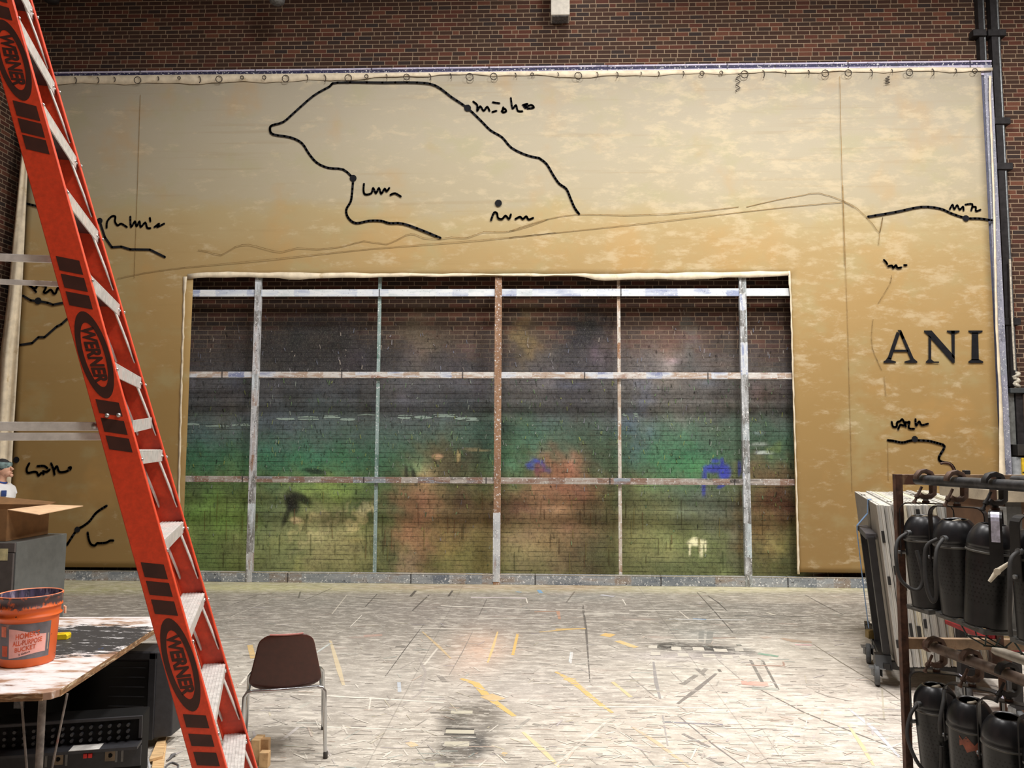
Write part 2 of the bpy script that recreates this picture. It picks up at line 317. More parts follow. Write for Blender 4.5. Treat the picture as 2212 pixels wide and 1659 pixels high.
# whitish brushed dashes and flecks, as strips of paint in the same mesh
SQ = []
def WF(p): return (p[0], WY-.004, p[1])
def wpx(x, y): q = at(x, y, WY); return (q[0], q[2])
def dash(x0, x1, y, w, col, al=1.0): SQ.append(([wpx(x0, y), wpx((x0+x1)/2, y+random.uniform(-1.5, 1.5)), wpx(x1, y)], w, col, al))
for x0, x1, y in ((400,434,917),(447,494,918),(500,514,918),(519,540,917),(601,634,903),(646,690,904),(700,732,900),(738,766,905),(776,812,899),(860,890,900),(866,884,906),(893,930,900),(940,985,897),(985,1004,902),(1010,1032,905),(1345,1352,897),(1370,1378,896)):
    for k in range(3): dash(x0+random.uniform(-4, 4), x1+random.uniform(-4, 4), y+random.uniform(-3, 3), random.uniform(.012, .03), (150,168,158), .9)
for k in range(1500):
    x = random.uniform(400, 1710); y = random.triangular(640, 1240, 960); hgt = random.uniform(3, 11)
    if y > 1090 and random.random() < .5: continue
    colr = random.choice([(150,160,150),(120,150,110),(150,160,90),(70,100,80),(30,34,30),(40,44,36),(130,130,140),(96,120,80)])
    if y < 800: colr = random.choice([(140,136,140),(120,124,140),(60,56,58),(170,160,150),(34,32,34)])
    SQ.append(([wpx(x, y), wpx(x+random.uniform(-3, 3), y+hgt)], random.uniform(.008, .018), colr, random.uniform(.3, .75)))
for k in range(90):
    x = random.uniform(420, 1690); y = random.uniform(1060, 1200); hgt = random.uniform(14, 46)
    SQ.append(([wpx(x, y), wpx(x+random.uniform(-1, 1), y+hgt)], random.uniform(.008, .014), random.choice([(60,44,30),(130,120,70),(40,54,34),(110,70,48)]), .5))
V, Fc, Cc = stroke_quads(SQ, WF); V = [(a, b-i*1e-6, c) for i, (a, b, c) in enumerate(V)]
n0 = len(P); P2 = np.concatenate([P, np.array(V)]); fs2 = [tuple(f) for f in fs] + [tuple(i+n0 for i in f) for f in Fc]
me = bpy.data.meshes.new('wall_back'); me.from_pydata(P2.tolist(), [], fs2); me.update()
wall = bpy.data.objects.new('wall_back', me); C.objects.link(wall); wall['kind'] = 'structure'
# strips take the wall's own paint underneath
pv = px_of(np.array(V)); ix = np.clip(np.searchsorted(us, np.array(V)[:, 0]), 0, len(us)-1); iz = np.clip(np.searchsorted(vz, np.array(V)[:, 2]), 0, len(vz)-1)
src = iz*len(us)+ix
bc = np.concatenate([base, base[src]]); cc = np.concatenate([cov, cov[src]])
vcol_mesh(wall, {'paint': np.concatenate([bc, np.ones((len(bc), 1))], 1), 'cover': cc, 'stroke': np.concatenate([np.zeros((n0, 4)), np.array(Cc)], 0)})
MBRX = brick_mat('brick_back', 'x', True); MBRY = brick_mat('brick_side', 'y'); me.materials.append(MBRX)
def slab(name, a, b, m, kind='structure'):
    o = MB().box2(a, b).build(name, m); o['kind'] = kind; return o
slab('wall_left', (LX-.2, BY, 0), (LX, WY, CEIL), MBRY)
slab('wall_right', (RX, BY, 0), (RX+.2, WY, CEIL), MBRY)
slab('wall_front', (LX, BY-.2, 0), (RX, BY, CEIL), brick_mat('brick_front', 'x'))
slab('ceiling', (LX, BY, CEIL), (RX, WY, CEIL+.2), plain('ceiling_grey', (120,116,112), .9))
# --- floor
def floor_mat():
    t = NT('painted_floor'); x, y, z = t.sep()
    bs = t.attr('base'); st = t.attr('stroke')
    nx = t.noise(1, 7, .72, t.map((6, 14, 1))); ny = t.noise(1, 5, .65, t.map((9, 3.2, 1), loc=(3, 1, 0))); n3 = t.noise(1, 6, .72, t.map((13, 34, 1), loc=(7, 2, 0))); n4 = t.noise(3.2, 6, .7)
    nd = t.noise(1, 4, .6, t.map((4, 15, 1), rot=(0, 0, .62), loc=(1, 5, 0)))
    k = t.mix(t.step(n4, .35, .7), bs[0], t.mix(.35, bs[0], (120,112,104)))
    k = t.mix(t.m_('MULTIPLY', t.step(nx, .50, .60), .5), k, t.mix(.55, bs[0], (245,238,226)))
    k = t.mix(t.m_('MULTIPLY', t.step(nx, .47, .38), .45), k, t.mix(.5, bs[0], (92,86,82)))
    k = t.mix(t.m_('MULTIPLY', t.step(n3, .58, .66), .7), k, t.mix(.7, bs[0], (250,245,235)))
    k = t.mix(t.m_('MULTIPLY', t.step(n3, .42, .34), .6), k, t.mix(.6, bs[0], (84,78,74)))
    k = t.mix(t.m_('MULTIPLY', t.step(nd, .56, .64), .5), k, t.mix(.6, bs[0], (235,228,215)))
    k = t.mix(t.m_('MULTIPLY', t.step(nd, .43, .36), .4), k, t.mix(.6, bs[0], (110,102,98)))
    k = t.mix(t.m_('MULTIPLY', t.step(ny, .62, .72), .3), k, t.mix(.5, bs[0], (170,190,180)))
    k = t.mix(t.m_('MULTIPLY', t.step(t.noise(1, 4, .6, t.map((1.3, 5, 1), loc=(9, 9, 0))), .6, .72), .3), k, t.mix(.5, bs[0], (205,165,150)))
    sp = t.noise(60, 2, .8); k = t.mix(t.m_('MULTIPLY', t.step(sp, .68, .72), .6), k, (60,56,52)); k = t.mix(t.m_('MULTIPLY', t.step(sp, .33, .29), .6), k, (245,240,230))
    # plank seams (1.22 m x 2.44 m sheets)
    sx = t.m_('LESS_THAN', t.m_('FRACT', t.m_('DIVIDE', t.m_('ADD', x, 30.3), 2.44)), .0035); sy = t.m_('LESS_THAN', t.m_('FRACT', t.m_('DIVIDE', t.m_('ADD', y, 30.1), 1.22)), .006)
    k = t.mix(t.m_('MULTIPLY', t.m_('MAXIMUM', sx, sy), .28), k, (70,66,62))
    br = t.step(t.noise(1, 5, .7, t.map((14, 40, 1))), .30, .44)
    k = t.mix(t.m_('MULTIPLY', st[3], br), k, st[0])
    t.bump(t.noise(1, 6, .7, t.map((6, 50, 1))), .15, .004)
    return t.out(k, t.m_('ADD', .42, t.m_('MULTIPLY', nx, .3)), 0, .35)
us = np.concatenate([np.linspace(LX, -7.0, 3)[:-1], np.arange(-7.0, 6.6, .05), np.linspace(6.6, RX, 4)]); vy = np.concatenate([np.linspace(BY, 2.6, 5)[:-1], np.arange(2.6, WY, .05), [WY]])
P, fs = grid_mesh('floor', us, vy, lambda u, v: np.stack([u, v, np.zeros_like(u)], 1), None)
px = px_of(P)
rows = [(1255,(186,180,146)),(1272,(190,184,150)),(1284,(156,149,138)),(1310,(140,134,127)),(1360,(146,140,132)),(1400,(164,157,148)),(1450,(178,171,161)),(1520,(184,176,166)),(1659,(182,175,164)),(1800,(180,172,160))]
ry = [r[0] for r in rows]; L3 = np.array([lin(r[1])[:3] for r in rows]); base = np.zeros((len(P), 3))
for k in range(3): base[:, k] = np.interp(px[:, 1], ry, L3[:, k])
near = px[:, 1] > 1250
BL = [(560,1268,160,8,(206,202,150),.8),(1000,1268,200,7,(192,164,140),.7),(1250,1268,90,8,(180,150,120),.7),(1600,1272,220,9,(214,206,168),.8),(200,1275,140,10,(180,180,130),.7),(1240,1290,160,12,(150,150,146),.6),
 (1700,1292,160,12,(176,168,150),.6),(1060,1330,130,30,(150,142,136),.5),(700,1300,120,16,(140,138,132),.5),(250,1310,120,26,(138,132,124),.7),(560,1330,120,20,(150,144,136),.4),
 (1040,1400,60,36,(212,180,158),.8),(1010,1440,50,30,(206,182,166),.6),(1700,1420,160,50,(204,198,184),.7),(1800,1500,160,80,(206,197,186),.8),(1600,1560,260,110,(214,203,192),.8),(1450,1450,120,40,(196,190,178),.6),(1340,1600,220,70,(206,196,182),.6),
 (860,1600,160,70,(190,182,170),.5),(1150,1480,160,40,(186,178,172),.5),(780,1480,120,40,(180,174,166),.5),(620,1530,120,60,(174,168,160),.5),(430,1330,60,16,(146,140,130),.6),
 (2000,1560,160,120,(222,212,202),.8),(2150,1500,90,60,(214,208,200),.7),(380,1600,40,60,(200,194,184),.6),(450,1430,60,40,(176,172,160),.5)]
blob_paint(px, base, None, BL)
# the square grey sheet at the back right, the scorched-looking spray marks
g = (px[:, 0] > 1400+ (1375-px[:, 1])*.2) & (px[:, 0] < 1990) & (px[:, 1] > 1298) & (px[:, 1] < 1371); wgt = np.clip((px[:, 0]-1340)/160, 0, 1)
gm = np.where((px[:, 1] > 1304) & (px[:, 1] < 1370) & (px[:, 0] < 2000), wgt, 0)[:, None]*.8
base = base*(1-gm) + np.array(lin((128,124,116))[:3])[None]*gm
blob_paint(px, base, None, [(1450,1396,46,11,(34,34,34),.95,0,0,2),(1540,1403,60,13,(44,44,44),.95,0,4,2),(1610,1408,30,10,(90,90,88),.7,0,4,1.5),(1510,1370,60,16,(150,152,148),.5),
 (985,1560,36,40,(74,72,68),.9,0,0,2),(1050,1560,40,50,(96,92,86),.8),(985,1620,50,34,(84,80,74),.85,0,0,2),(1035,1610,24,30,(52,54,56),.9,0,0,1.5),(960,1650,30,20,(80,78,74),.8),(1020,1540,60,20,(110,104,94),.7),(1480,1418,120,10,(176,168,170),.6)])
ST = []
def FF(p): return (p[0], p[1], .0012)
def fz(o, s, pts, w, col, al=.9):
    q = [flo(o[0]+x/s, o[1]+y/s) for x, y in pts]; c = q[len(q)//2]
    wm = w/s*c[1]/FPX
    d = (q[-1]-q[0]).normalized(); fac = 1.0 + 2.6*abs(d[0])     # strokes running sideways are seen foreshortened
    ST.append(([(a[0], a[1]) for a in q], wm*fac, col, al))
A3 = ((500, 1220), 2.765); A4 = ((1200, 1220), 2.765)
DK = (84,80,76); MD = (130,124,118); YL = (214,178,108); WH = (232,226,214)
for pts, w, c, al in [([(920,665),(1040,500),(1150,355)],6,DK,.9),([(1300,660),(1380,520),(1440,400)],5,MD,.8),([(800,250),(870,175)],6,DK,.8),([(1080,275),(1180,180)],8,DK,.8),([(1070,190),(1100,155)],16,DK,.9),([(1295,190),(1320,155)],12,DK,.9),([(430,215),(600,140)],4,DK,.7),([(2095,250),(2115,380),(2140,680)],8,DK,.7),([(400,200),(412,160)],6,DK,.7),
 ([(740,195),(920,205)],4,DK,.7),([(980,490),(1040,492)],8,DK,.7),([(1240,660),(1275,700)],16,MD,.8),([(0,240),(150,185)],4,DK,.6),([(0,310),(240,205)],4,WH,.5),([(1480,300),(1525,205)],5,DK,.6),([(2000,225),(2050,160)],6,DK,.6),([(1010,620),(1120,560),(1160,640),(1130,760),(1010,850)],10,(160,152,148),.6),
 ([(1140,400),(1240,490),(1310,560)],10,(206,178,128),.6),([(1370,680),(1460,710),(1530,790),(1690,905)],22,YL,.9),([(1520,780),(1600,810)],34,YL,.6),([(1710,410),(1680,540)],16,YL,.95),([(1590,400),(1560,500),(1530,585)],16,(222,190,130),.8),([(1840,402),(2000,388),(2110,380)],6,YL,.8),([(110,480),(130,560)],16,YL,.7),([(590,450),(640,620),(670,720)],16,(214,196,160),.7),([(1940,640),(2030,700),(2130,770),(2212,850)],16,YL,.8),([(1740,1000),(1850,1100),(1960,1210)],18,(220,196,148),.8),([(1060,1060),(1095,1085)],20,(220,190,140),.6),([(1610,1130),(1640,1135)],16,YL,.6),
 ([(400,775),(800,795),(1270,825)],6,WH,.8),([(120,960),(600,970),(1180,990)],5,WH,.7),([(50,720),(150,600)],10,WH,.8),([(1250,245),(1880,270)],4,WH,.9),([(1430,195),(1760,200)],6,(226,214,216),.9),([(1250,320),(1900,320)],4,WH,.8),([(1090,380),(1500,385)],4,WH,.7),([(1760,200),(1768,230)],5,WH,.9),([(710,370),(780,300)],5,WH,.8),([(600,295),(690,180)],5,(206,198,184),.7),([(300,1050),(400,970)],16,(214,208,206),.6),([(1000,700),(1004,760)],14,(190,200,212),.7),([(1150,600),(1230,500)],10,WH,.5),([(500,530),(590,470)],12,(200,208,206),.7),
 ([(1810,282),(1950,278),(1960,325)],10,(190,140,110),.7),([(1700,60+100),(1730,165)],8,(130,170,200),.7),([(1835,150),(1850,170)],18,(120,170,210),.8),([(2030,520),(2020,580)],10,(210,220,222),.7),([(790,425),(900,420)],14,(190,150,136),.5),([(1700,980),(1780,920)],10,(140,136,130),.6),([(1800,950),(1850,960)],8,DK,.6),([(820,870),(832,800)],6,WH,.6),([(0,1190),(500,1210)],6,(150,146,140),.5)]: fz(*A3, pts, w, c, al)
for pts, w, c, al in [([(0,640),(100,690),(200,780),(340,885)],18,YL,.85),([(340,700),(450,790)],14,(222,196,140),.7),([(460,970),(600,1060),(800,1210)],16,(206,180,146),.85),([(280,415),(345,425)],24,YL,.8),([(370,455),(480,495)],20,(220,188,120),.7),([(60,680),(110,690)],18,YL,.8),
 ([(585,580),(600,700),(625,800)],18,(140,136,136),.8),([(165,240),(185,380),(205,700)],7,DK,.8),([(845,165),(950,280),(1060,405)],7,DK,.9),([(910,185),(970,225),(1030,280)],9,DK,.9),([(1490,180),(1600,240),(1720,300)],8,DK,.8),([(1540,475),(1700,580),(1900,700),(2060,810)],9,(126,118,104),.9),([(1230,750),(1480,880),(1750,990),(2060,1110)],7,(110,104,98),.9),([(1165,570),(1240,710)],14,(120,116,110),.9),([(1235,570),(1330,745)],11,(112,108,102),.9),([(760,715),(840,660)],12,MD,.9),([(730,830),(850,740),(960,650)],13,(116,110,106),.85),([(840,620),(890,660)],16,MD,.9),([(870,650),(900,620)],12,MD,.8),([(975,625),(985,640)],16,DK,.8),
 ([(730,900),(950,1080),(1130,1210)],7,(120,114,112),.85),([(860,1130),(1000,1200)],10,(140,134,128),.8),([(760,1010),(920,1090)],10,(120,114,112),.8),([(640,940),(1000,955)],5,(110,110,130),.7),([(640,900),(670,1080)],8,(150,146,146),.7),([(500,1095),(590,1200)],6,(130,126,120),.7),([(1240,990),(1330,1130),(1400,1210)],5,(140,134,126),.6),([(960,560),(1100,680),(1230,750)],5,(150,144,138),.8),([(440,660),(590,785)],5,(140,134,128),.7),([(690,640),(770,715)],5,(140,134,128),.7),
 ([(1750,860),(1900,980),(2055,1150)],24,(196,200,212),.95),([(1750,960),(1830,1080),(1900,1200)],18,(214,192,152),.9),([(1960,1000),(2060,1030)],30,(206,198,194),.7),([(1950,740),(1962,920)],5,(180,172,150),.7),([(1350,440),(1420,455),(1530,462)],20,(170,146,126),.8),([(1430,478),(1530,480)],8,(220,176,180),.7),([(1240,430),(1270,440)],28,(176,156,142),.7),([(1210,530),(1330,548)],12,(110,150,130),.8),([(1110,705),(1270,715)],22,(206,146,130),.6),([(1170,735),(1330,745)],14,(140,150,140),.6),([(1140,600),(1370,605)],7,(150,112,96),.7),([(1360,580),(1368,612)],7,(150,112,96),.7),([(940,440),(1080,440)],12,(136,112,100),.7),([(870,400),(870,460)],20,(120,120,116),.6),([(925,400),(915,470)],22,(120,120,116),.6),([(1080,480),(1110,480)],7,(60,70,66),.8),
 ([(1260,285),(1315,302)],8,(206,200,184),.9),([(740,278),(800,328)],7,(206,198,186),.8),([(440,273),(1150,278)],4,WH,.8),([(680,325),(1140,330)],4,(216,216,214),.8),([(820,323),(900,327)],4,(120,160,200),.8),([(1070,305),(1520,308)],5,(90,88,84),.8),([(270,180),(350,190)],10,(206,206,214),.7),([(400,205),(420,240)],5,WH,.9),([(0,268),(180,270)],3,WH,.9),([(170,290),(440,290)],4,WH,.9),([(170,297),(350,297)],3,WH,.8),([(0,385),(180,382)],6,YL,.8),([(2000,820),(2010,826)],8,DK,.9),([(100,520),(90,590)],10,(220,220,220),.6),([(690,450),(1180,440)],4,WH,.7),([(1590,310),(1640,340)],5,(180,176,166),.7),([(0,850),(600,850),(1200,860)],6,WH,.6),([(1500,710),(1490,660)],4,(190,180,160),.6),([(1000,690),(1140,680)],4,(200,170,150),.6),([(300,940),(0,1200)],10,WH,.35)]: fz(*A4, pts, w, c, al)
for x0, y0, x1, y1 in [(555,478,607,500),(692,487,750,512),(820,490,888,514),(945,497,1025,520),(1070,497,1122,514),(570,518,625,541),(730,525,795,548),(880,530,955,555),(990,536,1058,560),(1098,541,1160,562)]:
    fz(*A4, [(x0, (y0+y1)/2), (x1, (y0+y1)/2+3)], (y1-y0)*.9, (196,190,178), 1.0)
for x0, y0, x1, y1 in [(1280,985,1450,1010),(1270,1058,1420,1084),(1310,872,1440,890),(1215,1190,1330,1206)]: fz(*A3, [(x0, (y0+y1)/2), (x1, (y0+y1)/2)], (y1-y0)*.8, (190,184,166), .9)
for x0, y0, x1, y1 in [(1280,980,1450,984),(1270,1012,1460,1016)]: fz(*A3, [(x0, y0), (x1, y1)], 7, (50,48,46), .8)
fr = random.Random(3)
for k in range(2100):
    u = fr.random()**.8; yy = 1268 + 391*u; xx = fr.uniform(140, 2212)
    L = fr.uniform(4, 46)*(0.5+u); ang = 0 if fr.random() < .62 else fr.choice([.6, -.7, 1.2, 2.0])
    c = fr.choice([WH, WH, WH, (216,208,196), (120,114,108), (98,94,90), (150,142,136), (176,190,184), (206,178,160), (200,190,160), (180,172,180)])
    p0 = flo(xx, yy); dv = Vector((math.cos(ang), math.sin(ang), 0))*L*p0[1]/FPX
    ST.append(([(p0[0], p0[1]), (p0[0]+dv[0], p0[1]+dv[1]+fr.uniform(-.01, .01))], fr.uniform(.005, .016), c, fr.uniform(.15, .55)))
V, Fc, Cc = stroke_quads(ST, FF); V = [(a, b, c + i*1.5e-7) for i, (a, b, c) in enumerate(V)]
n0 = len(P); me = bpy.data.meshes.new('floor'); me.from_pydata(P.tolist()+V, [], [tuple(f) for f in fs]+[tuple(i+n0 for i in f) for f in Fc]); me.update()
floor = bpy.data.objects.new('floor', me); C.objects.link(floor); floor['kind'] = 'structure'
Va = np.array(V); src = np.clip(np.searchsorted(vy, Va[:, 1]), 0, len(vy)-1)*len(us)+np.clip(np.searchsorted(us, Va[:, 0]), 0, len(us)-1)
bb = np.concatenate([base, base[src]])
vcol_mesh(floor, {'base': np.concatenate([bb, np.ones((len(bb), 1))], 1), 'stroke': np.concatenate([np.zeros((n0, 4)), np.array(Cc)], 0)})
me.materials.append(floor_mat())
# ------------------------------------------------------------------ light: rows of ceiling lamps above the frame
def area(name, loc, size, power, col=(1, .97, .93), rot=(0, 0, 0), sy=None):
    l = bpy.data.lights.new(name, 'AREA'); l.energy = power; l.color = col; l.size = size
    if sy: l.shape = 'RECTANGLE'; l.size_y = sy
    o = bpy.data.objects.new(name, l); C.objects.link(o); o.location = loc; o.rotation_euler = rot; return o
for i, (x, y, p) in enumerate([(-1.2, 3.2, 360), (3.0, 3.5, 560), (6.5, 3.5, 330), (-5.0, 6.8, 70), (-1.2, 6.8, 480), (3.0, 6.8, 640), (6.8, 6.8, 520), (3.0, .4, 330), (6.5, .4, 200)]):
    area('ceiling_lamp', (x, y, 9.2), .9, p*.63, sy=.9)
area('wall_lamp', (.75, 10.5, 9.7), .4, 16, rot=(math.radians(28), 0, 0))
w = bpy.data.worlds.new('world'); bpy.context.scene.world = w; w.use_nodes = True; w.node_tree.nodes['Background'].inputs[0].default_value = (.5, .48, .45, 1); w.node_tree.nodes['Background'].inputs[1].default_value = .05
# ------------------------------------------------------------------ timber paint frame standing before the brick wall
def batten_mat(name, cols, seed=0.0, axis=0, seams=True):
    t = NT(name); sc = [9, 9, 9]; sc[axis] = 1.6; sc2 = [40, 40, 40]; sc2[axis] = 5
    n1 = t.noise(1, 3, .6, t.map(tuple(sc), loc=(seed, seed*.7, seed))); n2 = t.noise(1, 6, .75, t.map(tuple(sc2), loc=(seed, 1, 2)))
    n = len(cols); f = t.m_('ADD', t.m_('MULTIPLY', n1, .8), t.m_('MULTIPLY', n2, .25))
    lo, hi = .3, .75
    xx = t.sep()[axis]; bl = t.white(t.comb(t.m_('FLOOR', t.m_('ADD', t.m_('MULTIPLY', xx, 4.3), t.m_('MULTIPLY', n2, .5))), seed, 1.0)); f = t.m_('ADD', t.m_('MULTIPLY', f, .72), t.m_('MULTIPLY', bl, .22))
    col = t.ramp(f, [(lo+(hi-lo)*i/(n-1), lin(c)) for i, c in enumerate(cols)])
    col = t.mix(t.step(t.noise(34, 5, .75), .56, .64), col, (232,232,232)); col = t.mix(t.step(t.noise(28, 5, .75, t.map(loc=(5,5,seed))), .60, .66), col, (60,58,60))
    if seams:
        x = t.sep()[axis]; s = t.m_('LESS_THAN', t.m_('FRACT', t.m_('ADD', t.m_('MULTIPLY', x, .57), seed+.31)), .012); col = t.mix(t.m_('MULTIPLY', s, .8), col, (40,38,40))
    return t.out(col, .6, 0, .3)
B_TOP = batten_mat('paint_caked_pale', [(150,160,190),(200,208,220),(226,230,232),(186,198,202),(214,196,178)], 1.0)
B_MID = batten_mat('paint_caked_mixed', [(130,138,170),(206,210,216),(170,146,126),(212,210,206),(146,108,86),(190,200,204)], 2.3)
B_LOW = batten_mat('paint_caked_dull', [(84,78,74),(176,168,160),(130,100,84),(140,150,160),(206,196,186)], 4.1)
B_BASE = batten_mat('paint_caked_grey', [(96,104,118),(124,130,136),(154,158,162),(140,126,114),(170,172,174)], 5.7)
B_POSTG = batten_mat('post_grey', [(150,120,100),(196,198,202),(120,116,112),(206,214,220),(170,190,200)], 6.2, 2, False)
B_POSTB = batten_mat('post_blue', [(60,90,160),(206,210,214),(110,108,104),(190,200,204),(170,196,200)], 7.9, 2, False)
B_POSTN = batten_mat('post_brown', [(120,92,70),(158,124,98),(146,112,86),(136,104,84),(170,138,112)], 8.4, 2, False)
B_GREEN = batten_mat('post_green', [(90,120,110),(150,170,168),(130,150,146),(180,196,196)], 3.3, 2, False)
B_PURP = batten_mat('batten_lavender', [(150,146,170),(196,190,210),(176,170,196),(214,210,224)], 9.1, 0)
B_NAVY = batten_mat('batten_navy', [(34,34,66),(54,52,84),(44,44,68),(66,64,96)], 9.7, 0)
fr_ = thing('timber_grid', (0, FY, 0), 'tall timber grid frame of paint-splattered bars holding the map canvas against the brick wall', 'frame')
def pr(x, y): return at(x, y, FY)
def bar_w(y0a, y0b, y1a, y1b, xa, xb, name, m, dy=.05, yo=0.0):
    """rail between the pixel columns xa, xb; its upper edge at y0a/y0b, lower at y1a/y1b"""
    a, b, c, d = pr(xa, y0a), pr(xb, y0b), pr(xb, y1b), pr(xa, y1a)
    F, B = FY+yo, FY+yo+dy
    mb = MB().hexa([(d[0], F, d[2]), (c[0], F, c[2]), (c[0], B, c[2]), (d[0], B, d[2]), (a[0], F, a[2]), (b[0], F, b[2]), (b[0], B, b[2]), (a[0], B, a[2])])
    return mb.build(name, m, fr_, bevel=.004)
bar_w(626, 622.5, 640.5, 639, 398, 1708, 'rail', B_TOP); bar_w(802.5, 805, 815.5, 819, 394, 1712, 'rail', B_MID); bar_w(1028, 1035, 1041, 1049, 388, 1720, 'rail', B_LOW)
a = pr(400, 1235); b = pr(1722, 1247)
MB().hexa([(-7.7, FY-.012, .0), (5.6, FY-.012, .0), (5.6, FY+.07, .0), (-7.7, FY+.07, .0), (-7.7, FY-.012, .142), (5.6, FY-.012, .142), (5.6, FY+.07, .142), (-7.7, FY+.07, .142)]).build('base_rail', B_BASE, fr_, bevel=.004)
MB().box2((-7.7, FY-.016, .136), (5.6, FY-.0125, .143)).build('rail_edge', plain('worn_edge', (205,196,180), .7), fr_)
for (xt, yt, xb, yb), wd, m in [((559,600,537.5,1256), .092, B_POSTG), ((1077.4,600,1072.4,1259), .1, B_POSTN), ((1604.8,600,1616,1262), .1, B_POSTB)]:
    p = pr(xt, yt); q = pr(xb, yb); X = (p[0]+q[0])/2
    MB().box2((X-wd/2, FY-.02, 0), (X+wd/2, FY+.05, 7.4)).build('post', m, fr_, bevel=.004)
q = pr(1073, 1150)
MB().box2((q[0]-.052, FY-.024, .04), (q[0]+.052, FY-.0205, 1.0)).build('post_patch', batten_mat('post_patch', [(130,120,112),(206,208,210),(180,184,188),(150,110,92)], 2.2, 2, False), fr_)
for xt, yt, xb, yb in [(819.4,600,806.7,1228), (1337.3,600,1341,1235)]:
    p = pr(xt, yt); q = pr(xb, yb); X = (p[0]+q[0])/2
    MB().box2((X-.024, FY+.052, .14), (X+.024, FY+.09, 7.4)).build('stud', B_GREEN if X < 0 else batten_mat('stud_tan', [(150,110,80),(206,200,190),(160,130,104),(190,190,186)], 1.7, 2, False), fr_, bevel=.003)
# end post at the right, frame top batten in three bands
e = pr(2161, 400); MB().box2((6.5, FY-.03, 0), (6.62, FY+.05, 7.5)).build('end_post', batten_mat('post_lavender', [(110,112,126),(150,150,166),(132,136,148),(170,172,182)], 5.2, 2, False), fr_, bevel=.005)
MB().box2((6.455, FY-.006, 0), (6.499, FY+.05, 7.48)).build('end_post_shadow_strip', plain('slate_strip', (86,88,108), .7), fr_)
MB().box2((-7.66, FY-.03, 0), (-7.56, FY+.05, 7.45)).build('end_post', B_POSTG, fr_, bevel=.004)
def topband(z0, z1, name, m, yo):
    MB().hexa([(-7.7, FY+yo, z0-.02), (6.62, FY+yo, z0), (6.62, FY+.05, z0), (-7.7, FY+.05, z0-.02), (-7.7, FY+yo, z1-.02), (6.62, FY+yo, z1), (6.62, FY+.05, z1), (-7.7, FY+.05, z1-.02)]).build(name, m, fr_, bevel=.003)
ztop = pr(1106, 144)[2]; topband(ztop-.19, ztop, 'top_batten', B_NAVY, -.02); topband(ztop-.022, ztop+.004, 'top_batten_strip', B_PURP, -.028); topband(ztop-.22, ztop-.068, 'top_batten_strip', B_PURP, -.028)
# ------------------------------------------------------------------ painted canvas, hung on the frame with an opening cut out of it
CY = 10.955
def canvas_mat():
    t = NT('painted_canvas'); x, y, z = t.sep()
    zz = t.m_('ADD', z, t.m_('MULTIPLY', t.m_('SUBTRACT', t.noise(.9, 5, .6, t.map((.8, 1, 1.6))), .5), 1.15))
    zz = t.m_('ADD', zz, t.m_('MULTIPLY', x, .018))
    f = t.m_('DIVIDE', zz, 8.0)
    col = t.ramp(f, [(.0, (146,118,74)), (.30, (158,129,80)), (.50, (172,143,94)), (.60, (177,153,108)), (.655, (180,162,122)), (.69, (178,167,141)), (.8, (179,170,149)), (.94, (172,164,147))])
    col = t.mix(t.m_('MULTIPLY', t.step(t.noise(1.1, 4, .6, t.map((1, 1, 1.4), loc=(3, 0, 8))), .5, .68), .35), col, (170,166,126))
    col = t.mix(t.m_('MULTIPLY', t.step(t.noise(.8, 4, .6, t.map(loc=(9, 0, 2))), .52, .7), .30), col, (196,150,86))
    # pale dry-brush scumbles, denser to the right and the middle
    dens = t.m_('ADD', t.m_('MULTIPLY', t.step(x, -5.5, 3.0), .06), t.m_('MULTIPLY', t.step(z, 1.5, 5.2), .045))
    s1 = t.noise(1, 8, .68, t.map((2.3, 1, 5.2), rot=(0, .35, 0), loc=(1, 0, 1))); s2 = t.noise(1, 8, .68, t.map((1.9, 1, 5.0), rot=(0, -.4, 0), loc=(2, 0, 4)))
    k1 = t.step(t.m_('ADD', s1, dens), .60, .74); k2 = t.step(t.m_('ADD', s2, dens), .62, .76)
    col = t.mix(t.m_('MULTIPLY', t.m_('MAXIMUM', k1, k2), .46), col, (212,196,164))
    col = t.mix(t.m_('MULTIPLY', t.step(t.noise(1, 5, .6, t.map((.35, 1, 9), loc=(0, 0, 1))), .55, .7), .18), col, (150,124,80))
    fine = t.noise(90, 3, .7); col = t.mix(t.m_('MULTIPLY', fine, .14), col, (110,88,56))
    t.bump(t.noise(1, 3, .5, t.map((1.2, 1, .5))), .12, .03)
    return t.out(col, .8, 0, .25)
CANV = canvas_mat(); RAW = plain('raw_canvas', (226,212,186), .85, var=.06, scale=8, dirt=(196,176,140), dscale=5, dlo=.58, dhi=.72)
INK = plain('black_paint', (32,32,35), .95, var=.1, scale=30, spec=.1); PENCIL = plain('pencil', (142,118,80), .95, spec=.1); SEAM = plain('seam_thread', (146,120,80), .95, spec=.1)
cv = thing('map_canvas', (0, CY, 0), 'huge ochre painted map canvas with a rectangular opening, stretched over the timber frame', 'canvas', kind='thing')
XL, XR, ZT = -7.6, 6.45, 7.43
ZBL, ZBR = .178, .2
OX0a, OX0b = at(404, 606, CY)[0], at(390, 1225, CY)[0]; OX1a, OX1b = at(1706, 600, CY)[0], at(1724, 1240, CY)[0]; OZ = at(1050, 597, CY)[2]
def topz(x): return ZT + .05*(x-XL)/(XR-XL) - .025
def sag(x, z): return .006*math.sin(x*2.1+z*.8) + .004*math.sin(x*.7-z*3.1)
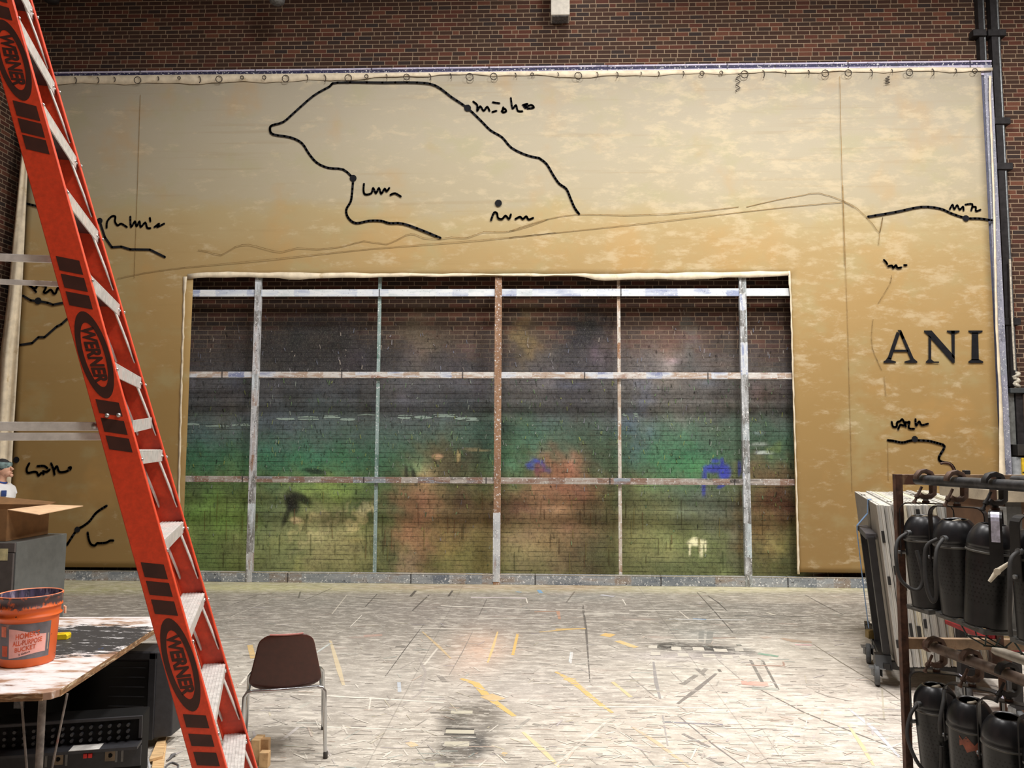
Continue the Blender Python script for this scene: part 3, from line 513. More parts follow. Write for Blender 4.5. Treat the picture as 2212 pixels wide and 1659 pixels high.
def cgrid(x0, x1, z0, z1):
    nu = max(2, int((x1-x0)/.12)); nv = max(2, int((z1-z0)/.12))
    return lambda mb: mb.grid(lambda u, v: (x0+(x1-x0)*u, CY+sag(x0+(x1-x0)*u, z0+(z1-z0)*v)*.6, z0 + (z1-z0)*v + (.03*math.sin((x0+(x1-x0)*u)*1.3)+.05*(x0+(x1-x0)*u-XL)/(XR-XL)-.025)*(1 if v == 1 and z1 > 7 else 0)), nu, nv)
oxl = OX0b+.02; oxr = OX1b-.01
cxs = np.concatenate([np.linspace(XL, oxl, 24)[:-1], np.linspace(oxl, oxr, 76)[:-1], np.linspace(oxr, XR, 25)]); czs = np.concatenate([np.linspace(ZBL, OZ, 38)[:-1], np.linspace(OZ, ZT, 28)])
nx_ = len(cxs); mb = MB()
vv = [(x, CY+sag(x, z)*.6, z+((.05*(x-XL)/(XR-XL)-.025) if j == len(czs)-1 else (.012+.03*(x-XL)/(XR-XL)) if j == 0 else 0)) for j, z in enumerate(czs) for x in cxs]
ff = [(j*nx_+i, j*nx_+i+1, (j+1)*nx_+i+1, (j+1)*nx_+i) for j in range(len(czs)-1) for i in range(nx_-1) if not (oxl-.001 <= cxs[i] < oxr-.001 and czs[j] < OZ-.001)]
mb.add(vv, ff, True)
# the cut edges of the opening lean a little; small scallops between the tacks
sheet = mb.build('canvas_sheet', CANV, cv, solid=.003)
def ribbon(pts, w, Y, mb=None, round_=True):
    mb = mb or MB(); pts = [Vector((p[0], p[2])) for p in pts]; n = len(pts); ws = w if isinstance(w, list) else [w]*n
    for i in range(n-1):
        d = (pts[i+1]-pts[i]);
        if d.length < 1e-6: continue
        d.normalize(); q = Vector((-d[1], d[0])); a, b = ws[i]/2, ws[i+1]/2
        mb.add([(p[0], Y, p[1]) for p in (pts[i]-q*a, pts[i+1]-q*b, pts[i+1]+q*b, pts[i]+q*a)], [(0, 1, 2, 3)])
    if round_:
        for p, k in zip(pts, ws): mb.add([(p[0]+k/2*math.cos(2*PI*j/10), Y, p[1]+k/2*math.sin(2*PI*j/10)) for j in range(10)], [tuple(range(10))])
    return mb
def zp(o, s, u, v, Y=CY-.016): return at(o[0]+u/s, o[1]+v/s, Y)
def smooth_pts(pts, k=3):
    out = []
    for i in range(len(pts)-1):
        p0 = pts[max(i-1, 0)]; p1 = pts[i]; p2 = pts[i+1]; p3 = pts[min(i+2, len(pts)-1)]
        for j in range(k):
            t = j/k; out.append(.5*((2*p1) + (p2-p0)*t + (2*p0-5*p1+4*p2-p3)*t*t + (3*p1-p0-3*p2+p3)*t*t*t))
    return out+[pts[-1]]
SA = ((100, 120), 2.011); SB = ((1100, 100), 1.989); SC = ((0, 450), 3.017); SD = ((0, 960), 4.147); SE = ((1750, 400), 2.513); SP = ((0, 0), 1.0)
PXM = FY/FPX
def line(S, pts, w=5.2, name='map_line', k=3, m=None):
    q = [zp(S[0], S[1], *p) for p in pts]; q = smooth_pts(q, k)
    return ribbon(q, w*PXM, CY-.016).build(name, m or INK, cv)
def dot(S, u, v, r):
    c = zp(S[0], S[1], u, v); return ribbon([c], 2*r/S[1]*PXM, CY-.018).build('map_dot', INK, cv)
line(SA, [(1712,792),(1640,762),(1550,730),(1490,728),(1455,718),(1400,718),(1345,728),(1312,705),(1303,670),(1322,635),(1328,600),(1333,540)])
line(SA, [(1333,533),(1290,495),(1225,488),(1175,465),(1140,425),(1110,380),(1060,355),(985,342),(972,320),(980,303),(1030,288),(1080,245),(1160,175),(1230,135),(1265,117),(1460,117),(1610,117),(1690,130),(1760,180),(1830,228),(1890,285),(1930,325),(1980,355),(2020,400),(2085,432),(2140,445)])
line(SB, [(128,480),(160,505),(190,555),(215,590),(245,612),(262,650),(280,692),(300,720)])
line(SB, [(1542,732),(1660,712),(1770,690),(1850,697),(1900,718),(1962,738),(2020,740),(2075,748)])
line(SP, [(58,440),(82,446),(140,462),(216,478)]); line(SA, [(232,720),(255,790),(285,833),(325,830),(365,842),(450,843),(515,875)], k=1)
line(SC, [(150,570),(200,600),(250,605),(310,615),(345,628),(430,612),(520,600)], k=1); line(SC, [(132,890),(210,878),(250,840),(290,840),(370,770),(400,755),(455,705),(540,650)], k=1)
line(SE, [(422,1385),(450,1388),(500,1397),(540,1388),(568,1385),(640,1388),(690,1400),(730,1418),(700,1475),(710,1500),(760,1512),(785,1545),(790,1600)])
line(SD, [(600,900),(625,860),(690,765),(740,735),(800,690),(850,625),(890,590),(955,550)])
for S, u, v, r in [(SA,1333,533,16),(SA,1830,228,16),(SA,1964,641,16),(SB,1962,739,14),(SA,232,718,14),(SC,248,603,24),(SE,568,1378,17),(SD,147,138,29),(SD,693,763,27)]: dot(S, u, v, r)
def scrib(S, strokes, w=4.6, name='place_name'):
    mb = MB()
    for st in strokes: ribbon(smooth_pts([zp(S[0], S[1], *p) for p in st], 3), w*PXM, CY-.016, mb)
    return mb.build(name, INK, cv)
scrib(SA, [[(1855,200),(1872,215),(1872,240),(1885,220),(1900,240),(1915,222),(1925,240)],[(1940,203),(1968,207)],[(1938,245),(1955,240)],[(1978,242),(1990,230),(1998,242),(1982,246),(1985,225)],[(2018,185),(2025,230),(2040,215),(2048,240),(2068,242)],[(2070,215),(2090,210),(2075,222)],[(2080,228),(2105,214),(2118,226),(2090,230)]])
scrib(SA, [[(1380,557),(1378,585),(1385,603),(1412,598),(1420,575),(1432,598),(1445,575),(1455,600),(1470,578),(1478,590),(1490,575)],[(1495,605),(1515,598),(1540,612)]])
scrib(SA, [[(1932,715),(1945,682),(1958,685),(1962,705),(1980,710),(1995,695),(2010,710),(2018,690)],[(2038,710),(2058,700),(2070,710),(2085,698),(2095,712),(2115,705)]])
scrib(SA, [[(262,748),(265,720),(285,698),(300,700),(298,720),(310,738),(325,730),(350,745)],[(365,700),(368,745),(385,720),(392,742),(405,720),(410,745),(430,725),(438,748),(452,750)],[(450,705),(452,720)],[(470,745),(490,730),(482,745),(512,730)]])
scrib(SB, [[(1893,700),(1905,680),(1912,700),(1925,682),(1935,702),(1950,688),(1952,705)],[(1960,680),(1990,678),(1985,705)],[(1990,690),(2005,690),(2005,708),(2025,702)]], 4)
scrib(SB, [[(1610,918),(1620,928),(1624,936)],[(1628,945),(1645,942),(1650,952),(1662,940),(1668,952),(1685,950)],[(1697,940),(1707,940)]], 4.4)
scrib(SE, [[(443,1285),(450,1310),(470,1310),(472,1288),(490,1280),(500,1270),(512,1290),(520,1310)],[(478,1325),(490,1300),(510,1305),(520,1285)],[(525,1290),(540,1285),(535,1318),(565,1322)],[(572,1270),(575,1305),(592,1282),(605,1302),(640,1295)]], 4.4)
scrib(SD, [[(262,170),(240,215),(248,255),(300,245),(330,250),(345,280),(370,255),(392,265)],[(335,195),(395,193),(425,215)],[(385,240),(420,245),(445,225)],[(458,170),(480,225),(488,270)],[(488,225),(510,195),(530,245),(580,245),(610,235)],[(615,210),(635,205),(630,225)]], 5)
scrib(SD, [[(785,790),(795,850),(815,895),(850,905),(870,885),(890,885),(950,880),(985,862),(1015,862)]], 5)
scrib(SC, [[(180,495),(210,515),(235,520),(240,500)],[(250,500),(260,495)],[(280,500),(300,515),(285,545),(300,550),(330,530),(350,555),(365,550),(375,520),(398,520),(430,515)],[(205,510),(235,545)]], 5)
# the title letters, right side
def letter(polys):
    mb = MB()
    for p in polys: mb.add([tuple(zp(SE[0], SE[1], *q, Y=CY-.016)) for q in p][::-1], [tuple(range(len(p)))])
    return mb.build('title_letter', INK, cv)
letter([[(474,786),(494,786),(512,830),(500,838),(487,806)],[(487,806),(494,786),(562,940),(582,957),(582,965),(512,965),(512,957),(545,948)],[(470,795),(487,806),(440,945),(420,940)],[(420,935),(442,938),(440,950),(466,957),(466,965),(398,965),(398,957),(410,950)],[(455,893),(530,893),(534,905),(452,905)]])
letter([[(618,789),(660,789),(785,930),(785,965),(772,965),(640,815),(618,797)],[(642,812),(657,826),(657,945),(642,945)],[(628,965),(628,958),(642,945),(657,945),(672,957),(700,957),(700,965)],[(766,790),(785,790),(785,945),(770,930)],[(742,797),(742,789),(811,789),(811,797),(786,806),(766,806)]])
letter([[(878,800),(912,800),(916,950),(876,950)],[(859,789),(936,789),(936,797),(912,806),(880,806),(859,797)],[(859,965),(859,957),(876,945),(916,945),(940,957),(940,965)]])
# pencilled construction lines and cloth seams
for S, pts in [(SA, [(660,845),(700,850),(760,865),(820,830),(880,820),(950,838),(1020,852),(1090,835),(1180,840),(1290,828),(1380,805),(1480,818),(1560,780),(1600,775),(1640,792),(1712,795),(1760,788),(1830,790),(1900,765),(2000,765),(2100,740),(2180,710)]),
 (SA, [(310,968),(420,945),(600,920),(1000,882),(1400,840),(1900,800),(2212,770)]), (SB, [(0,795),(100,760),(200,735),(300,722),(500,725),(700,718),(850,705),(985,690)]), (SB, [(0,822),(400,780),(800,735),(1200,690),(1440,668)]), (SB, [(1020,690),(1150,660),(1260,640),(1330,630),(1440,665),(1500,700),(1560,760),(1592,800),(1605,735),(1592,800),(1588,850)]), (SB, [(1440,668),(1480,690)]),
 (SE, [(443,490),(435,530),(400,590),(370,640)]), (SE, [(342,730),(335,800),(340,890),(388,1000)]), (SE, [(402,1040),(412,1140)])]:
    line(S, pts, 1.2, 'pencil_line', 2, PENCIL)
for S, pts in [(SB, [(1420,130),(1430,560),(1442,940)]), (SE, [(178,0),(205,800),(228,1659)]), (SP, [(303,205),(297,400),(290,600)]), (SE, [(422,1380),(424,1600)])]:
    line(S, pts, 1.1, 'seam', 1, SEAM)
# bare canvas left along the edges: top strip, hem over the opening, cut edges at the sides, loose fold at the left
def strip(top, bot, name, m, Y=CY-.012):
    mb = MB(); n = len(top); v = [(p[0], Y-.002*math.sin(i*1.7), p[2]) for i, p in enumerate(top)] + [(p[0], Y-.004-.004*math.sin(i*2.3), p[2]) for i, p in enumerate(bot)]
    mb.add(v, [(n+i, n+i+1, i+1, i) for i in range(n-1)], True); return mb.build(name, m, cv, solid=.003)
xs = np.linspace(0, 1, 90); wob = lambda i, a, s: a*math.sin(i*s) + a*.6*math.sin(i*s*2.3+1)
top = []; bot = []
for i, u in enumerate(xs):
    x = 60+u*(2143-60); yt = 167-(x-122)*(167-147)/2020.0; k = np.interp(x, [60, 400, 700, 950, 1100, 1250, 1400, 1700, 2143], [15, 17, 14, 4, 6, 12, 9, 6, 8])
    top.append(at(x, yt-(2 if x < 2050 else 0), CY)); bot.append(at(x, yt+k+wob(i, 1.8, .9), CY))
strip(top, bot, 'bare_top_edge', RAW)
top = []; bot = []
for i in range(60):
    x = 406+i/59*(1704-406); k = np.interp(x, [406, 600, 640, 800, 1040, 1100, 1260, 1270, 1500, 1640, 1704], [11, 12, 15, 9, 5, 5, 5, 13, 15, 12, 9]); yt = np.interp(x, [406, 440, 900, 1300, 1704], [592, 588, 591, 592, 586])
    top.append(at(x, yt+wob(i, .8, 1.1), CY)); bot.append(at(x, yt+k+wob(i, 1.0, .8), CY))
strip(top, bot, 'opening_hem', RAW, CY-.014)
def vstrip(L, R, name, m, Y=CY-.014):
    return strip(R, L, name, m, Y)
def vedge(ys, xl, xr, name, m, amp=.8):
    Ls = []; Rs = []; n = 50
    for i in range(n):
        y = ys[0]+(ys[-1]-ys[0])*i/(n-1); Ls.append(at(np.interp(y, ys, xl)+wob(i, amp, 1.9), y, CY)); Rs.append(at(np.interp(y, ys, xr)+wob(i, amp*.7, 1.4), y, CY))
    return strip(Ls, Rs, name, m)
vedge([598, 640, 840, 1040, 1236], [396, 396, 390, 385, 383], [405, 401, 395, 390, 389], 'opening_side_edge', RAW)
vedge([586, 640, 820, 1040, 1240], [1701, 1706, 1711, 1718, 1722], [1706, 1709, 1714, 1721, 1727], 'opening_side_edge', RAW)
vedge([165, 200, 440, 700, 860, 1010, 1235], [2135, 2135, 2144, 2149, 2157, 2157, 2159], [2140, 2139, 2148, 2154, 2163, 2170, 2180], 'bare_right_edge', RAW, .3)
# loose unpainted flap hanging at the left edge, folded lengthwise
n = 40; mb = MB(); prof = []
for i in range(n+1):
    y = 320+(1290-320)*i/n; xr = np.interp(y, [320, 600, 960, 1290], [62, 49, 28, 12]); xl = np.interp(y, [320, 640, 760, 960, 1290], [47, 17, 1, -10, -26])
    row = []
    for j in range(9):
        u = j/8; row.append(at(xl+(xr-xl)*u, y, CY-.035-.09*max(0, math.sin(u*PI*1.6))*(.35+.65*i/n) - .018*math.sin(u*9+i*.25)))
    prof.append(row)
v = [tuple(p) for r in prof for p in r]; mb.add(v, [(i*9+j, (i+1)*9+j, (i+1)*9+j+1, i*9+j+1) for i in range(n) for j in range(8)], True)
mb.build('loose_side_flap', RAW, cv, solid=.003)
# tie cords along the top, each a small dark loop
CORD = plain('tie_cord', (58,50,44), .9); rr = random.Random(5)
for i in range(44):
    x = 160+i*45.2+rr.uniform(-5, 5)
    if x > 2130: break
    y = 168-(x-122)*.0099; rad = rr.uniform(3, 8); mb = MB(); pts = []
    big = rr.random() < .35
    for k in range(11 if big else 6):
        a = k/10*2*PI*(1 if big else .9) - PI/2
        pts.append(at(x+rad*math.cos(a)*(1 if big else .6), y+rad*.9+rad*math.sin(a), CY-.03-.004*k))
    mb.tube(pts, .006, 6).build('tie_cord', CORD, cv)
for (x, y0, y1) in [(1594, 160, 198), (1917, 165, 182)]:
    mb = MB().tube([at(x+5*math.sin(k*1.3), y0+(y1-y0)*k/14, CY-.035) for k in range(15)], .006, 6); mb.build('tie_cord', CORD, cv)
# ------------------------------------------------------------------ items high on the wall and at its right end
DARK = plain('dark_steel', (44,42,44), .55, .3, .2); STEEL = plain('worn_steel', (128,130,132), .5, .5, .2, 30); GALV = plain('galvanised', (120,124,126), .45, .6, .15, 25)
p0 = at(1190, 40, 11.2); p1 = at(1230, 40, 11.2)
t = thing('ceiling_post', ((p0[0]+p1[0])/2, 11.2, p0[2]), 'pale grey box-section post coming down the brick wall at the top of the picture', 'post')
MB().box2((p0[0], 11.1, p0[2]), (p1[0], 11.34, CEIL)).build('post_box', plain('pale_grey_paint', (222,216,204), .6, var=.05), t, bevel=.006)
MB().box2((p0[0]+.02, 11.12, p0[2]-.012), (p1[0]-.02, 11.32, p0[2]+.004)).build('end_plate', STEEL, t)
for x, y, lab in [(110, 6, 'dark grey pipe end hanging by the ladder at the top left corner'), (598, 9, 'mid grey round lamp bottom peeking in above the brick wall')]:
    c = at(x, y, 10.6); t = thing('hanging_lamp', c, lab, 'lamp')
    MB().lathe([(.0, 0), (.07, .004), (.105, .03), (.115, .09), (.115, .34), (.06, .42), (.03, .5)], c, 24).build('lamp_housing', DARK if x < 300 else STEEL, t)
    MB().cyl(c+Vector((0, 0, .48)), Vector((c[0], c[1], CEIL)), .018, 10).build('suspension_rod', DARK, t)
def wallpipe(name, lab, xt, yt, xb, yb, r, Y, m, m2):
    a = at(xt, yt, Y); b = at(xb, yb, Y); X = (a[0]+b[0])/2; t = thing(name, (X, Y, b[2]), lab, 'pipe')
    return t, X, a[2], b[2]
t, X, zt, zb = wallpipe('conduit', 'long dark conduit running down the brick right of the canvas to the rope', 2156, 0, 2182, 835, .05, 11.25, DARK, GALV)
MB().box2((X-.075, 11.24, zb), (X+.02, 11.34, CEIL)).build('channel', DARK, t)
MB().cyl((X+.045, 11.27, zb), (X+.045, 11.27, CEIL), .022, 12).build('tube', GALV, t)
for yy in (72, 262, 360, 695): z = at(2160, yy, 11.25)[2]; MB().box2((X-.13, 11.22, z-.05), (X+.13, 11.345, z+.05)).build('bracket', DARK, t, bevel=.004)
t, X, zt, zb = wallpipe('hanging_conduit', 'short dark conduit ending behind the top right corner of the canvas', 2120, 0, 2130, 130, .03, 11.25, DARK, GALV)
MB().box2((X-.07, 11.25, zb-.3), (X, 11.34, CEIL)).build('channel', DARK, t); MB().cyl((X+.02, 11.27, zb-.3), (X+.02, 11.27, CEIL), .016, 10).build('tube', GALV, t)
z = at(2118, 72, 11.25)[2]; MB().box2((X-.17, 11.22, z-.05), (X+.025, 11.345, z+.05)).build('bracket', DARK, t, bevel=.004)
ROPE = plain('cotton_rope', (196,188,172), .95, var=.15, scale=40)
c = at(2196, 822, 11.1); t = thing('rope', (c[0], 11.1, c[2]), 'off-white rope knotted at its lower end beside the dark conduit', 'rope')
MB().tube([at(2181.5, 560, 11.18), at(2186, 690, 11.16), at(2192, 800, 11.12)], .014, 8).build('rope_line', ROPE, t)
MB().tube([c+Vector((.03*math.sin(k*.9), .02*math.cos(k*1.1), .12-.3*k/22)) for k in range(22)], [.016+.012*abs(math.sin(k*.8)) for k in range(22)], 8).build('knot', ROPE, t)
# wall winch box
a = at(2178, 838, 11.0); b = at(2178, 1040, 11.0)
BRN = plain('brown_panel', (92,78,70), .6, dirt=(150,146,140), dscale=14, dlo=.66, dhi=.72)
t = thing('wall_cabinet', (a[0]+.4, 11.0, b[2]), 'dark brown metal cabinet on the wall at the right edge, below the rope', 'cabinet')
zz = [at(2190, y, 11.0)[2] for y in (838, 849, 960, 984)]
MB().box2((a[0]+.02, 10.98, zz[1]), (a[0]+1.2, 11.34, zz[0])).build('top_flange', plain('slate_paint', (62,66,68), .5, dirt=(150,150,150), dscale=18, dlo=.66, dhi=.7), t, bevel=.006)
MB().box2((a[0]+.12, 11.04, zz[2]), (a[0]+1.15, 11.34, zz[1])).build('body', DARK, t)
MB().box2((a[0]+.21, 11.0, zz[2]+.02), (a[0]+1.1, 11.04, zz[1]-.01)).build('door', BRN, t, bevel=.008)
MB().box2((a[0]+.03, 11.06, zz[2]), (a[0]+.11, 11.34, zz[1])).build('side_column', plain('grey_column', (104,106,104), .5), t)
MB().box2((a[0]+.06, 10.95, zz[3]), (a[0]+1.2, 11.34, zz[2])).build('lower_shelf', plain('black_shelf', (50,48,46), .5), t, bevel=.006)
q = at(2193, 990, 11.1); t = thing('floor_drum', (q[0], 11.1, 0), 'grey ribbed drum standing under the dark wall cabinet', 'drum')
MB().lathe([(0.0, .0), (.12, .0), (.12, .5), (.13, .52), (.12, .54), (.12, 1.0), (.13, 1.02), (.12, 1.04), (.12, zz[3]-.02), (0, zz[3]-.02)], (q[0], 11.1, 0), 24).build('drum_body', plain('grey_drum', (112,114,116), .5), t)
q = at(2203, 990, 11.0); t = thing('electrical_box', (q[0]+.3, 11.0, 0), 'yellow painted steel box at the far right behind the lamp rack', 'box')
MB().box2((q[0], 10.95, 0), (q[0]+.8, 11.2, zz[3]-.03)).build('box_body', plain('yellow_paint', (222,184,40), .5, dirt=(120,100,40), dlo=.6, dhi=.7), t, bevel=.008)
MB().box2((q[0]-.004, 10.943, 1.60), (q[0]+.8, 10.95, 1.615)).build('door_seam', DARK, t)
# ------------------------------------------------------------------ orange stepladder
ORG = plain('orange_fibreglass', (222,70,38), .42, 0, .05, 60, dirt=(204,58,32), dscale=3, dlo=.5, dhi=.8); ALU = plain('aluminium', (206,202,198), .42, .25, .08, 40, dirt=(214,196,190), dscale=9, dlo=.52, dhi=.68)
DECAL = plain('dark_brown_decal', (66,34,26), .5); BOLT = plain('bolt_steel', (190,188,186), .3, .8)
def raildir(p0, p1, q, z, ky):
    """line in the sight plane of two picture points through the point q at height z, drifting ky in depth per metre up"""
    n = np.cross(ray(*p0), ray(*p1)); P = flo(*q, z); k = np.array([0, ky, 1.0]); k[0] = -(n[1]*ky+n[2])/n[0]
    s = float(n @ (np.array(P)-np.array([0, 0, EYE])))/n[0]; P = Vector((P[0]-s, P[1], z))
    return P - Vector(k)*z, Vector(k)
N0, ND = raildir((27, 0), (463, 1565), (414, 1369), 1.288, -.055); F0, FD = raildir((70, 0), (555, 1651), (446, 1278), 1.288, -.13)
def NR(z): return N0+ND*z
def FRr(z): return F0+FD*z
_a = (FRr(1.2)-NR(1.2)); _a[2] = 0; LA = _a.normalized(); LB = Vector((LA[1], -LA[0], 0))      # across the steps; towards the climber's side
RW = .104; ZTOP = 4.25
lad = thing('stepladder', (N0+F0)/2, 'tall orange fibreglass stepladder with aluminium steps, leaning across the left foreground', 'ladder')
def rail(Pf, sgn, name):
    prof = [(0, -.0), (0, .034), (-.007, .034), (-.007, .007), (-RW+.007, .007), (-RW+.007, .034), (-RW, .034), (-RW, 0)]
    mb = MB(); zs = [0.02, ZTOP]; n = len(prof)
    v = [Pf(z)+LB*s+LA*(t*sgn) for z in zs for s, t in prof]
    fs = [(i, (i+1) % n, n+(i+1) % n, n+i) for i in range(n)]; mb.add(v, fs+[tuple(range(n)), tuple(range(n, 2*n))])
    return mb.build(name, ORG, lad, bevel=.002)
rail(NR, 1, 'front_rail'); rail(FRr, -1, 'front_rail')
rb = LB*(-1)
GREY = plain('grey_alloy', (150,150,150), .45, .4)
for k in range(1, 14):
    z = .068+.305*k; a = NR(z)+LA*.008; b = FRr(z)-LA*.008; mb = MB()
    def st(s, h): return [p+LB*s+Vector((0, 0, h)) for p in (a, b)]
    def plate(s0, s1, h0, h1):
        p, q, r, s_ = st(s0, h0), st(s1, h0), st(s1, h1), st(s0, h1); mb.hexa([p[0], q[0], q[1], p[1], s_[0], r[0], r[1], s_[1]])
    plate(-.094, -.004, -.005, 0); plate(-.009, -.004, -.048, -.005); plate(-.094, -.089, -.036, -.005)
    for g in range(7): plate(-.09+g*.0125, -.086+g*.0125, 0, .0016)
    s_ = mb.build('step', ALU, lad, bevel=.0008); mb = MB(); plate(-.0885, -.0095, -.0075, -.0052); mb.build('step_shade_liner', plain('shade_dark_alloy', (84,78,78), .35, .6), s_)  # added liner plate; dark colour stands for shade and dark reflections under the tread
    for P, sg in ((a, 1), (b, -1)):
        mb = MB()
        for dz in (0,): mb.sphere(P+LB*-.0035+LA*(.05*sg)+Vector((0, 0, -.026)), .006, 8); mb.sphere(P+LB*-.0035+LA*(.022*sg)+Vector((0, 0, -.026)), .006, 8)
        mb.build('rivet', BOLT, s_)
    for (P, Q, sg) in ((a, NR, 1), (b, FRr, -1)):
        for s in (-.014, -.084):
            q = Q(z-.24)+LA*(.012*sg); mb = MB().bar(P+LB*s+LA*(.085*sg)+Vector((0, 0, -.03)), q+LB*s, .022, .004, LB); mb.build('step_brace', ALU, lad)
    mb = MB()
    for P, sg in ((NR(z-.03), -1), (FRr(z-.03), 1)): mb.sphere(P+LB*.002+LA*(.018*-sg), .006, 8)
    mb.build('edge_bolt', BOLT, lad)
mb = MB(); a, b = NR(ZTOP), FRr(ZTOP); mb.hexa([q+LB*s+LA*t+Vector((0, 0, h)) for h in (0, .06) for q, s, t in ((a, .04, -.03), (b, .04, .03), (b, -.35, .03), (a, -.35, -.03))]); mb.build('top_cap', ORG, lad, bevel=.008)
for Pf, sg in ((NR, 1), (FRr, -1)):
    mb = MB(); q = Pf(.03)
    mb.hexa([q+LB*s+LA*(t*sg)+Vector((0, 0, h)) for h in (-.03, .05) for s, t in ((.01, -.006), (.01, .05), (-RW-.01, .05), (-RW-.01, -.006))]); mb.build('rubber_foot', plain('black_rubber', (30,30,30), .8), lad, bevel=.004)
# rear rails and the braces between the two halves
for Pf, sg in ((NR, 1), (FRr, -1)):
    t0 = Pf(ZTOP-.02)+LB*(-.30)+LA*(.03*sg); t1 = Pf(0.0)+LB*(-2.35)+LA*(.0*sg); t1[2] = .0
    MB().bar(t0, t1, .03, .075, LB).build('rear_rail', ORG, lad, bevel=.002)
def brace(zf, zr, Pf, name, w, off, L=2.2, m=ALU, y0=.0):
    a = Pf(zf)+LB*(-.02)+LA*off; b = Pf(zf)+LB*(-L)+LA*off; b[2] = zr
    return a, b
def pxz(py, Pf, s=-RW/2):
    lo, hi = 0.0, 4.6
    for _ in range(50):
        md = (lo+hi)/2; y = proj(Pf(md)+LB*s)[1]
        if y > py: lo = md
        else: hi = md
    return (lo+hi)/2
z1 = pxz(928, NR); a = NR(z1)+LB*(-.03)+LA*.05
for dz, w, t in ((.012, .03, .012), (-.022, .026, .006)):
    b = a+LB*(-1.35)+Vector((0, 0, -.015)); MB().bar(a+Vector((0, 0, dz)), b+Vector((0, 0, dz)), t, w, (0, 0, 1)).build('spreader_bar', plain('spreader_alloy', (232,228,224), .4, 0, .05, 30), lad, bevel=.002)
mb = MB(); mb.sphere(a+LB*-.09-LA*.012+Vector((0, 0, .012)), .012, 10); mb.build('pivot_bolt', BOLT, lad)
for py, w in ((553, .026), (608, .018)):
    z2 = pxz(py, NR); a = NR(z2)+LB*(-.05)+LA*.06; b = a+LB*(-1.0)+Vector((0, 0, -.035 if py < 600 else -.02)); MB().bar(a, b, .008, w, (0, 0, 1)).build('spreader_bar', plain('spreader_alloy', (232,228,224), .4, 0, .05, 30), lad, bevel=.002)
z3 = pxz(918, FRr); a = NR(z3)+LA*.2+LB*-.02; b = FRr(z3)+LB*-.02-LA*.01
MB().bar(a+Vector((0,0,-.02)), b+Vector((0,0,.01)), .004, .045, (0, 0, 1)).build('cross_tie', ALU, lad)
mb = MB()
for x, y in ((235, 898), (262, 897)):
    zq = pxz(y, NR, -RW*.4); s = -RW*.62 if x < 250 else -RW*.28; mb.sphere(NR(zq)+LB*s-LA*.003, .008, 10)
mb.build('rail_bolt', BOLT, lad)
# decals on the near rail's outer face: stripes, oval and lettering in the rail's own coordinates
RD = (ND/ND.length); RP = (LB - RD*LB.dot(RD)).normalized()
def railpt(z, s, along=0.0, across=0.0, out=.0008):        # centre line point at height z, offset in the rail plane
    return NR(z)+LB*s+RD*along+RP*across-LA*out
def stripe(y0, y1):
    z0, z1 = pxz(y0, NR), pxz(y1, NR); mb = MB(); g = .16
    def c(z, s): return NR(z+(s+RW/2)*-g*1.0)+LB*s-LA*.0008
    s0, s1 = -RW+.018, -.018
    mb.add([c(z1, s0), c(z1, s1), c(z0, s1), c(z0, s0)], [(0, 1, 2, 3)]); mb.build('decal_stripe', DECAL, lad)
def oval(y0, y1):
    z0, z1 = pxz(y0, NR), pxz(y1, NR); zc = (z0+z1)/2; hl = (NR(z0)-NR(z1)).length/2; hw = .046; n = 40; mb = MB(); v = []
    for k, (sl, sw) in enumerate(((1, 1), (.74, .66))):
        for i in range(n):
            a = 2*PI*i/n; v.append(railpt(zc, -RW/2, hl*sl*math.cos(a), hw*sw*math.sin(a) + hl*sl*math.cos(a)*-.02))
    mb.add(v, [(i, (i+1) % n, n+(i+1) % n, n+i) for i in range(n)]); mb.build('decal_oval', DECAL, lad)
    tv, tf = text_polys('WERNER', 1.0, .045); xs = [p[0] for p in tv]; ys = [p[1] for p in tv]; cx, cyy = (min(xs)+max(xs))/2, (min(ys)+max(ys))/2
    sx = hl*1.30/(max(xs)-min(xs)); sy = .045/(max(ys)-min(ys))
    mb = MB(); mb.add([railpt(zc, -RW/2, -(x-cx)*sx - (y-cyy)*sy*.25, (y-cyy)*sy*(1-.12*abs(x-cx)/max(xs))) for x, y, _ in tv], tf); mb.build('decal_lettering', DECAL, lad)
for y0, y1 in [(-60,-34),(-28,0),(10,38),(223,256),(261,292),(297,328),(558,589),(596,626),(634,664),(866,896),(906,936),(944,974),(1217,1249),(1257,1287),(1297,1328),(1544,1572),(1586,1612),(1625,1654),(1870,1900)]: stripe(y0, y1)
for y0, y1 in [(42,218),(672,861),(1335,1537)]: oval(y0, y1)
# ------------------------------------------------------------------ brown shell chair
CHR = plain('chrome_tube', (200,202,204), .18, .9, .04); SHELL = plain('brown_plastic', (74,36,26), .42, 0, .06, 30)
fr = flo(701, 1638); phi = math.radians(17); lx, ly = .245, -.25
org = Vector((fr[0]-(lx*math.cos(phi)-ly*math.sin(phi)), fr[1]-(lx*math.sin(phi)+ly*math.cos(phi)), 0))
ch = thing('shell_chair', org, 'brown plastic shell chair on chrome legs, its back to us, beside the ladder', 'chair', rz=phi)
mb = MB(); nu, nv = 16, 14
def shellback(u, v):
    x = (2*u-1); hw = .230-(.230-.155)*v; r = .05
    z = .425+.345*v
    e = 1.0
    if v > .84: q = (v-.84)/.16; e = 1-(.30*(1-math.sqrt(max(0, 1-q*q))))
    if v < .14: q = (.14-v)/.14; e = 1-(.34*q*q)
    y = -.205-.10*v-.035*(1-x*x)*(1-.4*v)+.02
    return (x*hw*e, y, z)
mb.grid(shellback, nu, nv); mb.build('backrest', SHELL, ch, local=True, solid=.008, sub=1)
